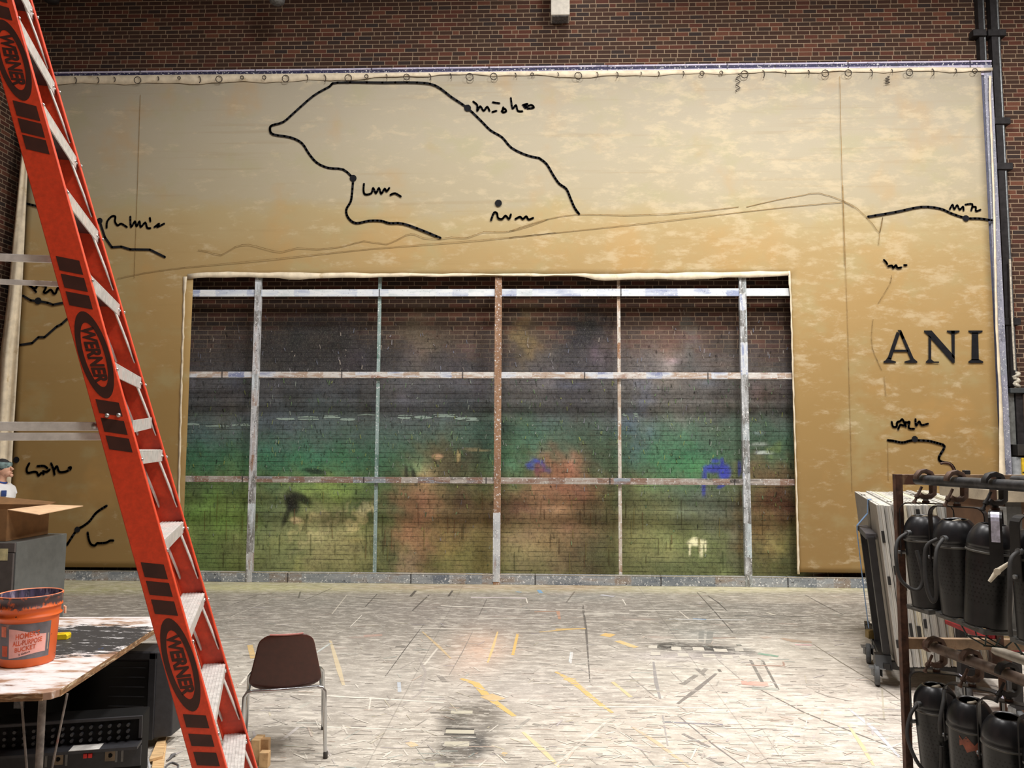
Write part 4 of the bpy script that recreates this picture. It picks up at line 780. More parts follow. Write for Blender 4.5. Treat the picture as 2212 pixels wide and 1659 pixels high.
mb = MB().grid(lambda u, v: ((2*u-1)*(.185+.025*math.sin(v*PI)), -.215+.46*v, .438+.03*(2*u-1)**2-.035*math.sin(v*PI)+.03*(1-v)**6+.02*v**3), 14, 14); mb.build('seat', SHELL, ch, local=True, solid=.008)
mb = MB(); mb.tube([(Vector(shellback((x+1)/2*.9+.05, 1.0))+Vector((0, 0, .001))) for x in np.linspace(-1, 1, 9)], .006, 8); mb.build('backrest_rim', plain('worn_pink_edge', (176,112,104), .5), ch, local=True)
def leg(sx, sy):
    xs = sx*.235; return [(sx*.19, sy*.20-.02, .425), (sx*.222, sy*.215-.01, .42), (sx*.238, sy*.225, .395), (sx*.242, sy*.235, .28), (sx*.245, sy*.24, .12), (sx*.25, sy*.252, .0)]
for sx in (-1, 1):
    for sy in (-1, 1):
        l = MB().tube(leg(sx, sy), .0115, 12).build('leg', CHR, ch, local=True); MB().lathe([(0, 0), (.014, 0), (.014, .035), (.0116, .04)], (sx*.25, sy*.252, 0), 12).build('leg_tip', plain('dark_tip', (70,66,64), .6), l, local=True)
for sy in (-1, 1): MB().tube([(x*.19, sy*.20-.02-.012*(1-x*x)*sy*-1, .425) for x in np.linspace(-1, 1, 9)], .0115, 12).build('cross_tube', CHR, ch, local=True)
for sx in (-1, 1): MB().tube([(sx*.215, -.2, .425), (sx*.215, .2, .425)], .010, 10).build('side_tube', CHR, ch, local=True)
# ------------------------------------------------------------------ paint-covered work table
def table_mat():
    t = NT('paint_covered_top'); n1 = t.noise(1, 6, .65, t.map((2.2, 6, 2), rot=(0, 0, .55))); n2 = t.noise(1, 5, .6, t.map((3, 14, 3), rot=(0, 0, .5), loc=(4, 2, 0)))
    col = t.ramp(n1, [(.3, (128,92,74)), (.42, (170,138,116)), (.48, (218,210,208)), (.58, (232,228,230)), (.66, (150,118,98))])
    col = t.mix(t.step(n2, .6, .68), col, (240,238,238)); col = t.mix(t.step(n2, .38, .3), col, (120,88,70))
    x, y, z = t.sep(); a = t.m_('DIVIDE', t.m_('ADD', x, .50), .50); b = t.m_('DIVIDE', t.m_('SUBTRACT', y, .98), .40)
    d = t.m_('ADD', t.m_('MULTIPLY', a, a), t.m_('MULTIPLY', b, b)); d = t.m_('ADD', d, t.m_('MULTIPLY', t.m_('SUBTRACT', t.noise(1, 6, .75, t.map((6, 17, 4), rot=(0, 0, .35))), .5), 3.4))
    col = t.mix(t.step(d, 1.06, .84), col, (58,58,60)); col = t.mix(t.m_('MULTIPLY', t.step(t.noise(1, 6, .75, t.map((6, 22, 4), rot=(0, 0, .3), loc=(6, 3, 0))), .57, .64), .85), col, (226,224,226))
    col = t.mix(t.step(t.noise(7, 3, .6, t.map(loc=(2, 7, 0))), .73, .76), col, (60,110,200)); col = t.mix(t.step(t.noise(24, 3, .7), .7, .74), col, (90,70,60))
    return t.out(col, .5, 0, .4)
TZ = .75
A = flo(118, 1496, TZ); B = flo(0, 1499.5, TZ); R = flo(336, 1356, TZ); Fe = flo(325, 1332, TZ); Fw = flo(122, 1333, TZ)
dr = (R-A); dr[2] = 0; dr.normalize(); df = (B-A); df[2] = 0; df.normalize(); db = (Fw-Fe); db[2] = 0; db.normalize()
# far right corner where the right edge meets the far edge
def meet(p, d, q, e):
    det = d[0]*-e[1]+e[0]*d[1]; r = q-p; s = (r[0]*-e[1]+e[0]*r[1])/det; return p+d*s
FC = meet(A, dr, Fe, db)
tb = thing('work_table', (A[0], A[1], 0), 'paint-smeared plywood work table at the lower left carrying the orange bucket', 'table')
c0 = A+df*.055; c1 = A+dr*.06-Vector((0, 0, 0))
poly = [A+df*1.5, c0, A+df*.02+dr*.012, c1, FC, FC+db*1.6]
def tt(p, dz): return Vector((p[0], p[1], TZ+dz))
mb = MB(); n = len(poly); mb.add([tt(p, -.036) for p in poly]+[tt(p, 0) for p in poly], [tuple(range(n))[::-1], tuple(range(n, 2*n))]+[(i, (i+1) % n, n+(i+1) % n, n+i) for i in range(n)])
mb.build('table_top', table_mat(), tb, bevel=.003)
EDGE = plain('plywood_edge', (132,98,66), .8, 0, .25, 20, (190,170,140), 10, .55, .65, stretch=(1,1,6))
mb = MB()
for p, q in ((poly[0], poly[1]), (poly[1], poly[3]), (poly[3], poly[4])):
    d = (q-p).normalized(); o = Vector((-d[1], d[0], 0))*-.002; mb.hexa([tt(p, -.036)+o, tt(q, -.036)+o, tt(q, -.036)+o*-1, tt(p, -.036)+o*-1, tt(p, -.003)+o, tt(q, -.003)+o, tt(q, -.003)+o*-1, tt(p, -.003)+o*-1])
mb.build('edge_band', EDGE, tb)
LEGM = plain('paint_spotted_leg', (120,112,106), .6, .1, .2, 20, (120,70,60), 7, .6, .66)
def tleg(c, r, m=LEGM):
    l = MB().tube([(c[0], c[1], 0.01), (c[0], c[1], TZ-.036)], r, 14).build('leg', m, tb)
    for sx in (-1, 1): MB().tube([(c[0]+sx*.115, c[1]+.01, TZ-.036), (c[0]+sx*.03, c[1], .16), (c[0]+sx*.014, c[1], .12)], .0055, 8).build('leg_strut', m, l)
    MB().box((c[0], c[1], .02), (.035, .035, .04)).build('leg_foot', plain('black_foot', (38,36,36), .7), l, bevel=.004); return l
q = at(92, 1508, A[1]+.09); tleg((q[0], q[1]), .0175); g = flo(374, 1577); tleg((g[0], g[1]), .008, plain('dark_leg', (70,66,62), .6)); tleg((A+df*1.3+dr*.1)[:2], .0175); tleg((FC+db*1.3-dr*.1)[:2], .0175)
# orange paint bucket
bc_ = flo(58, 1430, TZ); bc_ = Vector((bc_[0], bc_[1], TZ)); BK = bc_
def bucket_mat():
    t = NT('orange_bucket'); x, y, z = t.sep(); n = t.noise(1, 5, .7, t.map((38, 38, 5))); col = t.mix(t.noise(5, 4), (214,92,34), (226,108,46))
    drip = t.step(t.m_('ADD', z, t.m_('MULTIPLY', t.m_('SUBTRACT', n, .5), .10)), .300, .318); col = t.mix(t.m_('MULTIPLY', drip, t.step(t.noise(20, 4), .36, .5)), col, (74,60,62))
    col = t.mix(t.step(t.noise(16, 4, .7, t.map(loc=(3, 1, 5))), .66, .70), col, (70,50,44)); return t.out(col, .45, 0, .45)
BM = bucket_mat(); INB = plain('bucket_inside', (70,62,84), .6, 0, .4, 20, (150,140,160), 12, .5, .6, stretch=(2,2,.4))
bk = thing('paint_bucket', BK, 'orange five-gallon bucket with a worn label, paint-stained rim, standing on the work table', 'bucket')
bk.location = BK+Vector((0, 0, .001))
MB().lathe([(0, .002), (.126, 0), (.131, .008), (.142, .235), (.144, .25), (.155, .252), (.156, .258), (.147, .264), (.149, .298), (.157, .30), (.157, .306), (.151, .310), (.153, .352), (.158, .356), (.158, .364), (.153, .366), (.149, .362)], (0, 0, 0), 48).build('shell', BM, bk, local=True)
MB().lathe([(.147, .363), (.125, .02), (0, .02)], (0, 0, 0), 48).build('inside', INB, bk, local=True)
MB().lathe([(.1495, .363), (.153, .3675), (.1575, .365)], (0, 0, 0), 48).build('rim', plain('rim_orange', (228,134,96), .5), bk, local=True)
def onb(a, z, dr=.0008): r = .131+(.142-.131)*(z-.008)/.227+dr; return (r*math.cos(a), r*math.sin(a), z)
ac = math.atan2(-BK[1], -BK[0])        # direction of the eye from the bucket
def patch(fz, name, m, pts, dr):
    return None
def curved(name, m, a0, a1, zf0, zf1, dr, n=24):
    mb = MB(); v = [onb(a0+(a1-a0)*i/n, zf0(i/n) + (zf1(i/n)-zf0(i/n))*j/4, dr) for i in range(n+1) for j in range(5)]
    mb.add(v, [(i*5+j, (i+1)*5+j, (i+1)*5+j+1, i*5+j+1) for i in range(n) for j in range(4)], True); return mb.build(name, m, bk, local=True)
lb = curved('label', plain('label_grey', (104,100,104), .6, 0, .15, 12, (150,120,110), 9, .6, .7), ac-1.15, ac+.80, lambda u: .045, lambda u: .228, .0009)
curved('label_panel', plain('label_pink', (232,170,160), .6, 0, .05), ac-.66, ac+.62, lambda u: .062+.012*math.sin(u*PI*1.0-1.2), lambda u: .185+.018*math.cos(u*PI), .0016)
def btxt(body, zc, h, wid, m, shift=-.02):
    tv, tf = text_polys(body, 1.0, .02); xs = [p[0] for p in tv]; ys = [p[1] for p in tv]; cx, cyy = (min(xs)+max(xs))/2, (min(ys)+max(ys))/2
    mb = MB(); mb.add([onb(ac+shift+(x-cx)/(max(xs)-min(xs))*wid, zc+(y-cyy)/(max(ys)-min(ys))*h+.06*((x-cx)/(max(xs)-min(xs)))*.25, .0024) for x, y, _ in tv], tf); mb.build('label_text', m, bk, local=True)
OT = plain('label_orange_text', (206,84,44), .6); BT = plain('label_dark_text', (60,40,44), .6)
btxt("HOMER'S", .170, .030, .78, OT); btxt('ALL-PURPOSE', .134, .026, .98, OT); btxt('BUCKET', .101, .024, .70, OT, -.08); btxt('5 Gallons', .077, .010, .38, BT, -.1)
curved('label_block', plain('label_figure_block', (226,120,88), .6), ac-1.02, ac-.78, lambda u: .16, lambda u: .215, .0017); curved('label_block', OT, ac-.98, ac-.72, lambda u: .060, lambda u: .115, .0017); curved('label_stroke', plain('label_tan', (176,160,140), .6), ac+.70, ac+.74, lambda u: .08, lambda u: .165, .0017)
mb = MB(); mb.tube([(.158*math.cos(ac+PI*.5), .158*math.sin(ac+PI*.5), .28), (.167*math.cos(ac+PI*.5), .167*math.sin(ac+PI*.5), .275), (.168*math.cos(ac+PI*.5), .168*math.sin(ac+PI*.5), .24)], .006, 8); mb.build('handle_ear', plain('ear_beige', (206,160,130), .6), bk, local=True)
# yellow wedge on the table
q = flo(130, 1380, TZ); t = thing('door_wedge', (q[0], q[1], TZ), 'small bright yellow wedge lying on the table beside the bucket', 'wedge', rz=.15)
MB().prism([(-.10, 0), (.05, 0), (.052, .022), (.045, .034), (-.10, .03)], -.03, .03, lambda a, b, h: (a, h, b)).build('wedge_body', plain('yellow_plastic', (240,204,34), .4), t, local=True, bevel=.003)
MB().box((-.02, 0, .032), (.10, .03, .006)).build('wedge_top', plain('yellow_worn', (220,176,30), .5), t, local=True)
# ------------------------------------------------------------------ grey cabinet with the open carton
CBY = 5.8; p = at(35, 1172, CBY); CT = p[2]; q = at(145, 1149, 6.44); GX1 = (p[0]+q[0])/2
cb = thing('steel_cabinet', (GX1-.4, 6.1, 0), 'tall grey steel cabinet behind the work table with a cardboard carton on top', 'cabinet')
CG = plain('cabinet_grey', (98,100,98), .5, .1, .05); CF = plain('cabinet_front', (88,82,80), .5, .1, .06)
MB().box2((GX1-.9, CBY+.012, 0), (GX1, 6.44, CT)).build('body', CG, cb, bevel=.006)
MB().box2((GX1-.89, CBY-.006, CT-.075), (GX1-.004, CBY+.012, CT-.003)).build('top_band', CF, cb, bevel=.004)
zs = [CT-.08-.33*k for k in range(4)]
for k in range(3):
    d = MB().box2((GX1-.885, CBY-.008, zs[k+1]+.006), (GX1-.01, CBY+.012, zs[k])).build('drawer', CF, cb, bevel=.005); MB().box2((GX1-.5, CBY-.03, zs[k]-.1), (GX1-.36, CBY-.008, zs[k]-.08)).build('drawer_handle', STEEL, d, bevel=.004)
lp = at(0, 1185, CBY-.01); lq = at(16, 1211, CBY-.01); MB().box2((lp[0], CBY-.0105, lq[2]), (lq[0], CBY-.009, lp[2])).build('paper_label', plain('label_cream', (206,196,150), .8), cb)
# carton
BXY0 = CBY+.02; f0 = at(12, 1173, CBY+.05); f1 = at(85, 1150, 6.35)
zt = at(13, 1101, CBY+.05)[2]; x1 = f0[0]; BW = .62; yb0, yb1 = CBY+.05, 6.36
bx = thing('cardboard_carton', (x1-BW/2, (yb0+yb1)/2, CT), 'brown cardboard carton standing open on the grey steel cabinet', 'box')
KR = plain('kraft_board', (132,96,60), .85, 0, .06, 12); KL = plain('kraft_inside', (222,184,146), .85, 0, .05, 12); zt2 = zt
def panel(pts, name, m): return MB().add(pts, [tuple(range(len(pts)))]).build(name, m, bx, solid=.005)
panel([(x1, yb0, CT+.004), (x1, yb1, CT+.004), (x1, yb1, zt), (x1, yb0, zt)], 'side', KR); panel([(x1-BW, yb0, CT+.004), (x1, yb0, CT+.004), (x1, yb0, zt), (x1-BW, yb0, zt)], 'side', KR)
panel([(x1-BW, yb1, CT+.004), (x1, yb1, CT+.004), (x1, yb1, zt), (x1-BW, yb1, zt)], 'side', KR); panel([(x1-BW, yb0, CT+.004), (x1-BW, yb1, CT+.004), (x1-BW, yb1, zt), (x1-BW, yb0, zt)], 'side', KR); panel([(x1-BW, yb0, CT+.004), (x1, yb0, CT+.004), (x1, yb1, CT+.004), (x1-BW, yb1, CT+.004)], 'base', KR)
g0 = at(71, 1117, yb0+.0); g1 = at(141, 1095, yb1+.06)
panel([(x1, yb0, zt), (x1+.26, yb0-.02, zt-.035), (x1+.27, yb1+.03, zt-.01), (x1, yb1, zt)], 'flap', KL); panel([(x1-BW, yb1, zt), (x1, yb1, zt), (x1+.04, yb1+.03, zt+.02), (x1-BW, yb1+.16, zt+.06)], 'flap', KR)
panel([(x1-BW+.02, yb0+.01, zt-.003), (x1-.01, yb0+.01, zt-.003), (x1-.03, yb0+.22, zt-.13), (x1-BW+.03, yb0+.22, zt-.13)], 'flap', KR)
# ------------------------------------------------------------------ dark gear under the table
BLK = plain('black_gear', (11,11,12), .7, 0, .2, 20, spec=.2); BLK2 = plain('charcoal_plastic', (42,42,46), .5, 0, .1, 30)
p = flo(330, 1618); Y0 = p[1]; xr = at(336, 1500, Y0)[0]; zt = at(330, 1408, Y0)[2]; zb = .06
tv = thing('equipment_case', (xr-.55, Y0+.2, 0), 'large charcoal screen-fronted case with chamfered right side, standing under the table edge', 'case')
x0 = xr-1.1; prof = [(x0, Y0), (xr, Y0), (xr+.09, Y0+.05), (xr+.085, Y0+.22), (x0, Y0+.22)]
MB().prism(prof, zb, zt, lambda a, b, h: (a, b, h)).build('housing', BLK2, tv, bevel=.01)
MB().box2((x0+.05, Y0-.006, zb+.06), (xr-.05, Y0+.004, zt-.06)).build('front_panel', plain('black_screen', (16,16,17), .35, 0, .1), tv)
for d, e in (((x0, zt-.045), (xr, zt-.004)), ((xr-.045, zb), (xr, zt))): MB().box2((d[0], Y0-.016, d[1]), (e[0], Y0, e[1])).build('front_frame', BLK2, tv, bevel=.004)
for k in range(5): MB().box2((xr-.30, Y0-.009, zb+.2+k*.06), (xr-.07, Y0-.006, zb+.206+k*.06)).build('louvre', BLK2, tv)
mb = MB().box2((x0+.05, Y0+.02, 0), (xr-.30, Y0+.2, zb)); mb.build('plinth', BLK, tv)
# amplifier rack with sockets, nearer
sk = math.radians(14); p = flo(190, 1690); ay = 4.35
def rk(u, v, h, o=at(110, 1600, 4.25)): return Vector((o[0]+u*math.cos(sk)-v*math.sin(sk), o[1]+u*math.sin(sk)+v*math.cos(sk), h))
zA = at(200, 1545, 4.35)[2]; zB = at(200, 1592, 4.35)[2]; zC = at(200, 1640, 4.35)[2]
rk0 = rk(.25, .2, 0); am = thing('dimmer_rack', rk0, 'black equipment rack with knobs and red connectors, on the floor under the table', 'rack')
def rbox(u0, u1, v0, v1, h0, h1, name, m, par=None, bev=0): return MB().hexa([rk(u, v, h) for h in (h0, h1) for u, v in ((u0, v0), (u1, v0), (u1, v1), (u0, v1))]).build(name, m, par or am, bevel=bev)
rbox(-.3, .46, .0, .16, 0, zA, 'housing', BLK, None, .006); rbox(-.3, .46, -.015, 0, zA-.014, zA+.002, 'front_rim', BLK2, None, .002); rbox(.445, .46, -.014, 0, zB, zA, 'front_rim', BLK2)
for k in range(3):
    for j in range(14): c = rk(-.22+j*.047, -.006, zA-.04-k*.033); MB().cyl(c, c+(rk(0, -1, 0)-rk(0, 0, 0))*.02, .009, 8).build('knob', plain('knob_black', (46,46,48), .3) if (j*3+k) % 5 else BLK2, am)
rbox(-.3, .46, -.10, 0, zB-.03, zB-.015, 'ledge', BLK2); rbox(.12, .27, -.101, -.02, zB-.0145, zB-.0125, 'tape', plain('white_tape', (190,188,184), .7))
fp = rbox(-.3, .46, -.012, 0, zC-.03, zB-.04, 'connector_panel', BLK2)
for u in (.02, .28):
    rbox(u, u+.05, -.02, -.01, zC+.01, zB-.055, 'socket', plain('socket_tan', (128,112,90), .6), fp); c = rk(u+.025, -.022, (zC+zB)/2-.02); MB().cyl(c, c+Vector((0, .006, 0)), .012, 12).build('socket_hole', BLK, fp)
lm = plain('red_connector', (226,44,36), .4)
for u in (.17, .195): rbox(u, u+.02, -.024, -.012, zB-.085, zB-.06, 'red_connector', lm, fp, .003)
for u in (-.02, .08, .33, .36): rbox(u, u+.012, -.016, -.012, zC+.0, zB-.06, 'legend_strip', plain('legend_grey', (110,110,108), .6), fp)
# black case added to fill the dark space at the left under the table
q = at(0, 1560, 4.6); t = thing('dark_filler_case', (q[0]-.2, 4.75, 0), 'plain black case added to fill the dark at the left under the table', 'case')
MB().box2((q[0]-.9, 4.62, 0), (q[0]+.22, 4.93, .58)).build('body', BLK, t, bevel=.01)
for x in (q[0]-.2, q[0]+.1): MB().box2((x-.03, 4.61, .36), (x+.03, 4.62, .42)).build('latch', STEEL, t)
# cable, plug, wood offcuts
CBL = plain('grey_cable', (176,176,178), .5)
c0 = at(277, 1606, 4.8); c1 = flo(320, 1640); c2 = flo(335, 1680)
t = thing('cable', (c1[0], c1[1], 0), 'pale grey cable curling from the dark case to the floor', 'cable')
MB().tube(smooth_pts([c0, at(300, 1612, 4.75), at(314, 1632, 4.68), at(322, 1655, 4.55), Vector((at(320,1700,4.4)[0], 4.4, .05))], 5), .008, 10).build('cable_sheath', CBL, t)
c = flo(378, 1640); t = thing('power_plug', (c[0], c[1], 0), 'dark plug and loop of flex lying on the floor beside the case', 'plug')
MB().tube(smooth_pts([flo(356, 1660, .006), flo(362, 1652, .006), flo(372, 1647, .006), flo(385, 1653, .006), flo(382, 1662, .006)], 5), .005, 8).build('flex', plain('flex_grey', (96,94,96), .5), t)
MB().tube([flo(360, 1643, .01), flo(366, 1639, .01), flo(372, 1632, .012), flo(379, 1629, .014)], [.004, .006, .012, .008], 8).build('plug_body', plain('plug_grey', (104,102,104), .5), t)
for a, b in ((376, 1634), (382, 1632)): MB().tube([flo(a-4, b, .01), flo(a+3, b-4, .01)], .003, 6).build('pin', BOLT, t)
WOOD = plain('raw_pine', (206,172,126), .8, 0, .12, 8, (170,130,88), 6, .5, .7, stretch=(1,8,1))
def plank(pts, h, nm, lab, cat='board', z=0.0):
    q = [flo(x, y, z+h) for x, y in pts]; c = sum(q, Vector())/len(q); t = thing(nm, (c[0], c[1], z), lab, cat)
    n = len(q); v = [(p[0], p[1], z) for p in q]+[(p[0], p[1], z+h) for p in q]
    mb = MB().add(v, [tuple(range(n))[::-1], tuple(range(n, 2*n))]+[(i, (i+1) % n, n+(i+1) % n, n+i) for i in range(n)])
    mb.build('board', WOOD, t, bevel=.002); return t
plank([(322,1700),(348,1700),(360,1604),(336,1600)], .018, 'plywood_offcut', 'pale plywood offcut on the floor under the right end of the dark case')
plank([(322,1640),(352,1632),(362,1578),(350,1576)], .018, 'plywood_offcut', 'second pale plywood offcut lying on top of the other beside the case', z=.0185)
# broken crate end behind the ladder foot
q = flo(566, 1655); t = thing('wooden_block', (q[0], q[1], 0), 'small pale pine block with a dark slot, on the floor behind the ladder', 'block')
hz = at(566, 1600, q[1])[2]
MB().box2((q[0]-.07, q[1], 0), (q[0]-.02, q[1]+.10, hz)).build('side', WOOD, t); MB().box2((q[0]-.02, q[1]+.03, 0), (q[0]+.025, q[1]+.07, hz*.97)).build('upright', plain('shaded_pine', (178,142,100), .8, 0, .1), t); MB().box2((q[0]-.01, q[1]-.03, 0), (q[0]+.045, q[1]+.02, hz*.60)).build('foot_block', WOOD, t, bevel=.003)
# ------------------------------------------------------------------ rusty lamp rack at the right with black can lamps
RUST = plain('rusty_iron', (84,58,46), .75, .2, .25, 18, (112,84,66), 7, .52, .66); RUSTL = plain('rust_and_primer', (150,124,98), .75, .1, .2, 10, (92,60,44), 5, .52, .62); BPIPE = plain('black_pipe', (62,62,64), .45, .4, .2, 30, (96,78,66), 8, .6, .75); TPIPE = plain('brown_pipe', (104,88,78), .55, .3, .15, 20)
FYR = 4.0; XL_ = at(1934, 1025, FYR)[0]; XR_ = at(2155, 1400, FYR)[0]
PD = Vector((.185, -.983, 0)).normalized(); PN = Vector((.983, .185, 0)).normalized()
zt = at(1940, 1024.5, FYR)[2]; zl = at(1955, 1379, FYR)[2]
rk_ = thing('lamp_rack', (XL_, FYR, 0), 'rusty welded iron rack at the right foreground hung with black stage lamps', 'rack')
RL = 1.75
def angle(p, sx, name='post', z1=None):
    z1 = z1 or zt; mb = MB(); mb.box2((p[0], p[1]-.004, 0), (p[0]+.034*sx, p[1]+.002, z1)); mb.box2((p[0], p[1]-.004, 0), (p[0]+.006*sx, p[1]+.034, z1)); return mb.build(name, RUST, rk_, bevel=.001)
pn0 = Vector((XL_, FYR, 0))
for o in (0, 1):
    e = PD*RL*o; angle(pn0+e, 1); angle(Vector((XR_+.03, FYR, 0))+e, -1)
    for z, m, nm in ((zt, RUSTL, 'top_beam'), (zl, RUSTL, 'middle_beam'), (.22, RUST, 'bottom_beam')):
        a = pn0+e; mb = MB().box2((a[0]+.006, a[1]-.002, z-.052), (a[0]+(XR_-XL_)+.55*(1-o), a[1]+.004, z)); mb.box2((a[0]+.006, a[1]+.004, z-.004), (a[0]+(XR_-XL_)+.55*(1-o), a[1]+.03, z)); mb.build(nm, m, rk_, bevel=.002)
q = at(1960, 1640, FYR); a = Vector((XL_+.05, FYR-.02, .24)); MB().tube([a, a+PD*RL], .021, 14).build('lower_pipe', TPIPE, rk_)
def pipe(P, r, name, m): MB().tube([P, P+PD*RL], r, 18).build(name, m, rk_); return P
UP = pipe(Vector((at(1981, 1036, 3.97)[0], 3.97, at(1981, 1036, 3.97)[2])), .0245, 'upper_pipe', BPIPE)
LP = pipe(Vector((at(2003, 1393, 3.97)[0], 3.97, at(2003, 1393, 3.97)[2])), .0245, 'middle_pipe', TPIPE)
MB().lathe([(.024, -.004), (.031, 0), (.031, .022), (.025, .03)], LP, 16, PD.to_track_quat('Z', 'Y').to_matrix()).build('pipe_flange', RUST, rk_)
q = at(2150, 1405, 3.97); pipe(Vector((q[0], 3.97, q[2])), .0235, 'middle_pipe', plain('bare_pipe', (150,142,130), .45, .4)); q = at(2140, 1034, 3.97); pipe(Vector((XR_+.1, 3.97, UP[2])), .0235, 'upper_pipe', BPIPE)
MB().box2((XR_-.05, FYR-.04, zl-.15), (XR_+.045, FYR-.004, zl-.05)).build('gusset', RUST, rk_, bevel=.003)
def can_mat():
    t = NT('black_can'); x, y, z = t.sep(); a = t.m_('MULTIPLY', t.m_('ARCTAN2', y, x), 34/(2*PI)); h = t.m_('DIVIDE', z, .019); row = t.m_('FLOOR', h)
    a = t.m_('ADD', a, t.m_('MULTIPLY', t.m_('FLOORED_MODULO', row, 2.0), .5)); fu = t.m_('SUBTRACT', t.m_('FRACT', a), .5); fv = t.m_('SUBTRACT', t.m_('FRACT', h), .5)
    d = t.m_('ADD', t.m_('MULTIPLY', fu, fu), t.m_('MULTIPLY', fv, fv)); hole = t.m_('MULTIPLY', t.m_('LESS_THAN', d, .045), t.m_('MULTIPLY', t.m_('LESS_THAN', z, -.16), t.m_('GREATER_THAN', z, -.34)))
    col = t.ramp(t.noise(12, 5, .65), [(.3, lin((25,25,26))), (.7, lin((42,42,44)))]); col = t.mix(t.step(t.noise(5, 5, .7), .66, .72), col, (84,60,50)); col = t.mix(hole, col, (6,6,6))
    return t.out(col, .36, .25, .5)
CAN = can_mat(); CANI = plain('can_inside', (10,10,11), .8); DOME = plain('black_dome', (42,42,45), .32, .25, .12, 12); YOKE = plain('black_yoke', (34,33,34), .45, .3, .15); WHITE = plain('white_ceramic', (226,216,196), .6, 0, .04); RIM = plain('worn_rim', (96,94,90), .5, .4, .15); STK = plain('silver_sticker', (206,206,226), .35, .3, .12, 50); CLP = plain('rusty_clamp', (92,70,58), .7, .25, .2, 25); CLPB = plain('black_clamp', (44,42,42), .55, .3, .2, 25); HOSE = plain('black_flex', (50,49,49), .7)
RED = plain('red_paint_patch', (150,84,64), .6, 0, .15, 25, (60,50,48), 22, .55, .62)
def lamp(pos, lab, rz, ca, cable, sticker=0, sleeve=False, patch=False, tilt=(0, 0), wing=False, bulb=1, clampmat=None, guard=False):
    L = thing('stage_lamp', pos, lab, 'stage light', 'black can lamps on the rack')
    rc = math.atan2(PN[1], PN[0]); cm = clampmat or CLP
    Rc = Matrix.Rotation(rc, 3, 'Z'); Rb = Matrix.Rotation(math.radians(rz), 3, 'Z')
    def W(v, R): return R @ Vector(v)
    # C clamp over the pipe
    pts = [(-.050, 0, .004), (-.046, 0, .022), (-.028, 0, .040), (0, 0, .046), (.028, 0, .036), (.040, 0, .010), (.042, 0, -.03), (.040, 0, -.068), (.020, 0, -.082), (-.016, 0, -.082), (-.038, 0, -.068)]
    mb = MB(); v = []; ths = [.005, .007, .009, .01, .01, .011, .012, .012, .011, .01, .009]
    for i, p in enumerate(pts):
        p = Vector(p); d = (Vector(pts[min(i+1, len(pts)-1)])-Vector(pts[max(i-1, 0)])).normalized(); n = Vector((-d[2], 0, d[0]))*ths[i]
        for sy in (-.015, .015): v += [W(p-n+Vector((0, sy, 0)), Rc), W(p+n+Vector((0, sy, 0)), Rc)]
    fs = []
    for i in range(len(pts)-1):
        a = 4*i; fs += [(a, a+4, a+5, a+1), (a+2, a+3, a+7, a+6), (a+1, a+5, a+7, a+3), (a, a+2, a+6, a+4)]
    fs += [(0, 1, 3, 2), (len(v)-4, len(v)-2, len(v)-1, len(v)-3)]
    mb.add(v, fs, True); cl = mb.build('clamp', cm, L, local=True, bevel=.0015)
    a = W((-.019, 0, -.033), Rc); b = W((-.062, 0, -.108), Rc); d = (b-a).normalized(); mb = MB().tube([a, b], .0065, 10); mb.tube([a+d*.045, a+d*.062], .012, 6); mb.tube([b-d*.006, b+d*.006], .010, 6); mb.build('clamp_screw', cm, cl, local=True)
    MB().tube([(0, 0, -.08), (0, 0, -.112)], .0125, 14).build('stem', STEEL if not clampmat else CLPB, L, local=True); MB().tube([(0, 0, -.102), (0, 0, -.114)], .017, 6).build('stem_nut', RUST, L, local=True)
    # yoke of flat bar
    yz = -.115; pv = -.36; hw = .118; prof = [(-hw, pv-.02), (-hw, yz-.045)]
    for k in range(5): a = PI-PI/2*k/4; prof.append((-hw+.04+.04*math.cos(a), yz-.04+.04*math.sin(a)))
    for k in range(5): a = PI/2-PI/2*k/4; prof.append((hw-.04+.04*math.cos(a), yz-.04+.04*math.sin(a)))
    prof += [(hw, yz-.045), (hw, pv-.02)]; mb = MB(); v = []
    for (x, z) in prof: v += [W((x, -.025, z), Rb), W((x, .025, z), Rb)]
    mb.add(v, [(2*i, 2*i+2, 2*i+3, 2*i+1) for i in range(len(prof)-1)], False); yk = mb.build('yoke', YOKE, L, local=True, solid=.005)
    if sticker:
        mb = MB(); mb.hexa([W((sticker*(hw+.003), y, z), Rb) for z in (yz-.13, yz-.03) for y in (-.015, .015)] [:0] or [W((sticker*hw+dx, y, z), Rb) for z in (yz-.125, yz-.035) for dx, y in ((-.0045, -.016), (.0045, -.016), (.0045, .016), (-.0045, .016))]); mb.build('sticker', STK, yk, local=True)
    if sleeve:
        mb = MB(); v = []
        for (x, z) in prof[2:6] if sleeve > 0 else prof[-6:-2]: v += [W((x*1.035, -.016, z+.004), Rb), W((x*1.035, .016, z+.004), Rb)]
        mb.add(v, [(2*i, 2*i+2, 2*i+3, 2*i+1) for i in range(3)]); mb.build('sticker', STK, yk, local=True)
    for sx in (-1, 1): MB().tube([W((sx*(hw+.014), 0, pv), Rb), W((sx*.09, 0, pv), Rb)], .009, 10).build('pivot_knob', STEEL, yk, local=True)
    if wing:
        c = Vector((-hw-.016, 0, pv)); mb = MB(); mb.tube([W(c+Vector((-.004, -.05, .045)), Rb), W(c, Rb), W(c+Vector((-.004, .03, -.045)), Rb)], [.006, .012, .007], 10); mb.tube([W(c, Rb), W(c+Vector((-.012, 0, 0)), Rb)], .014, 10); mb.build('wing_handle', WHITE, yk, local=True)
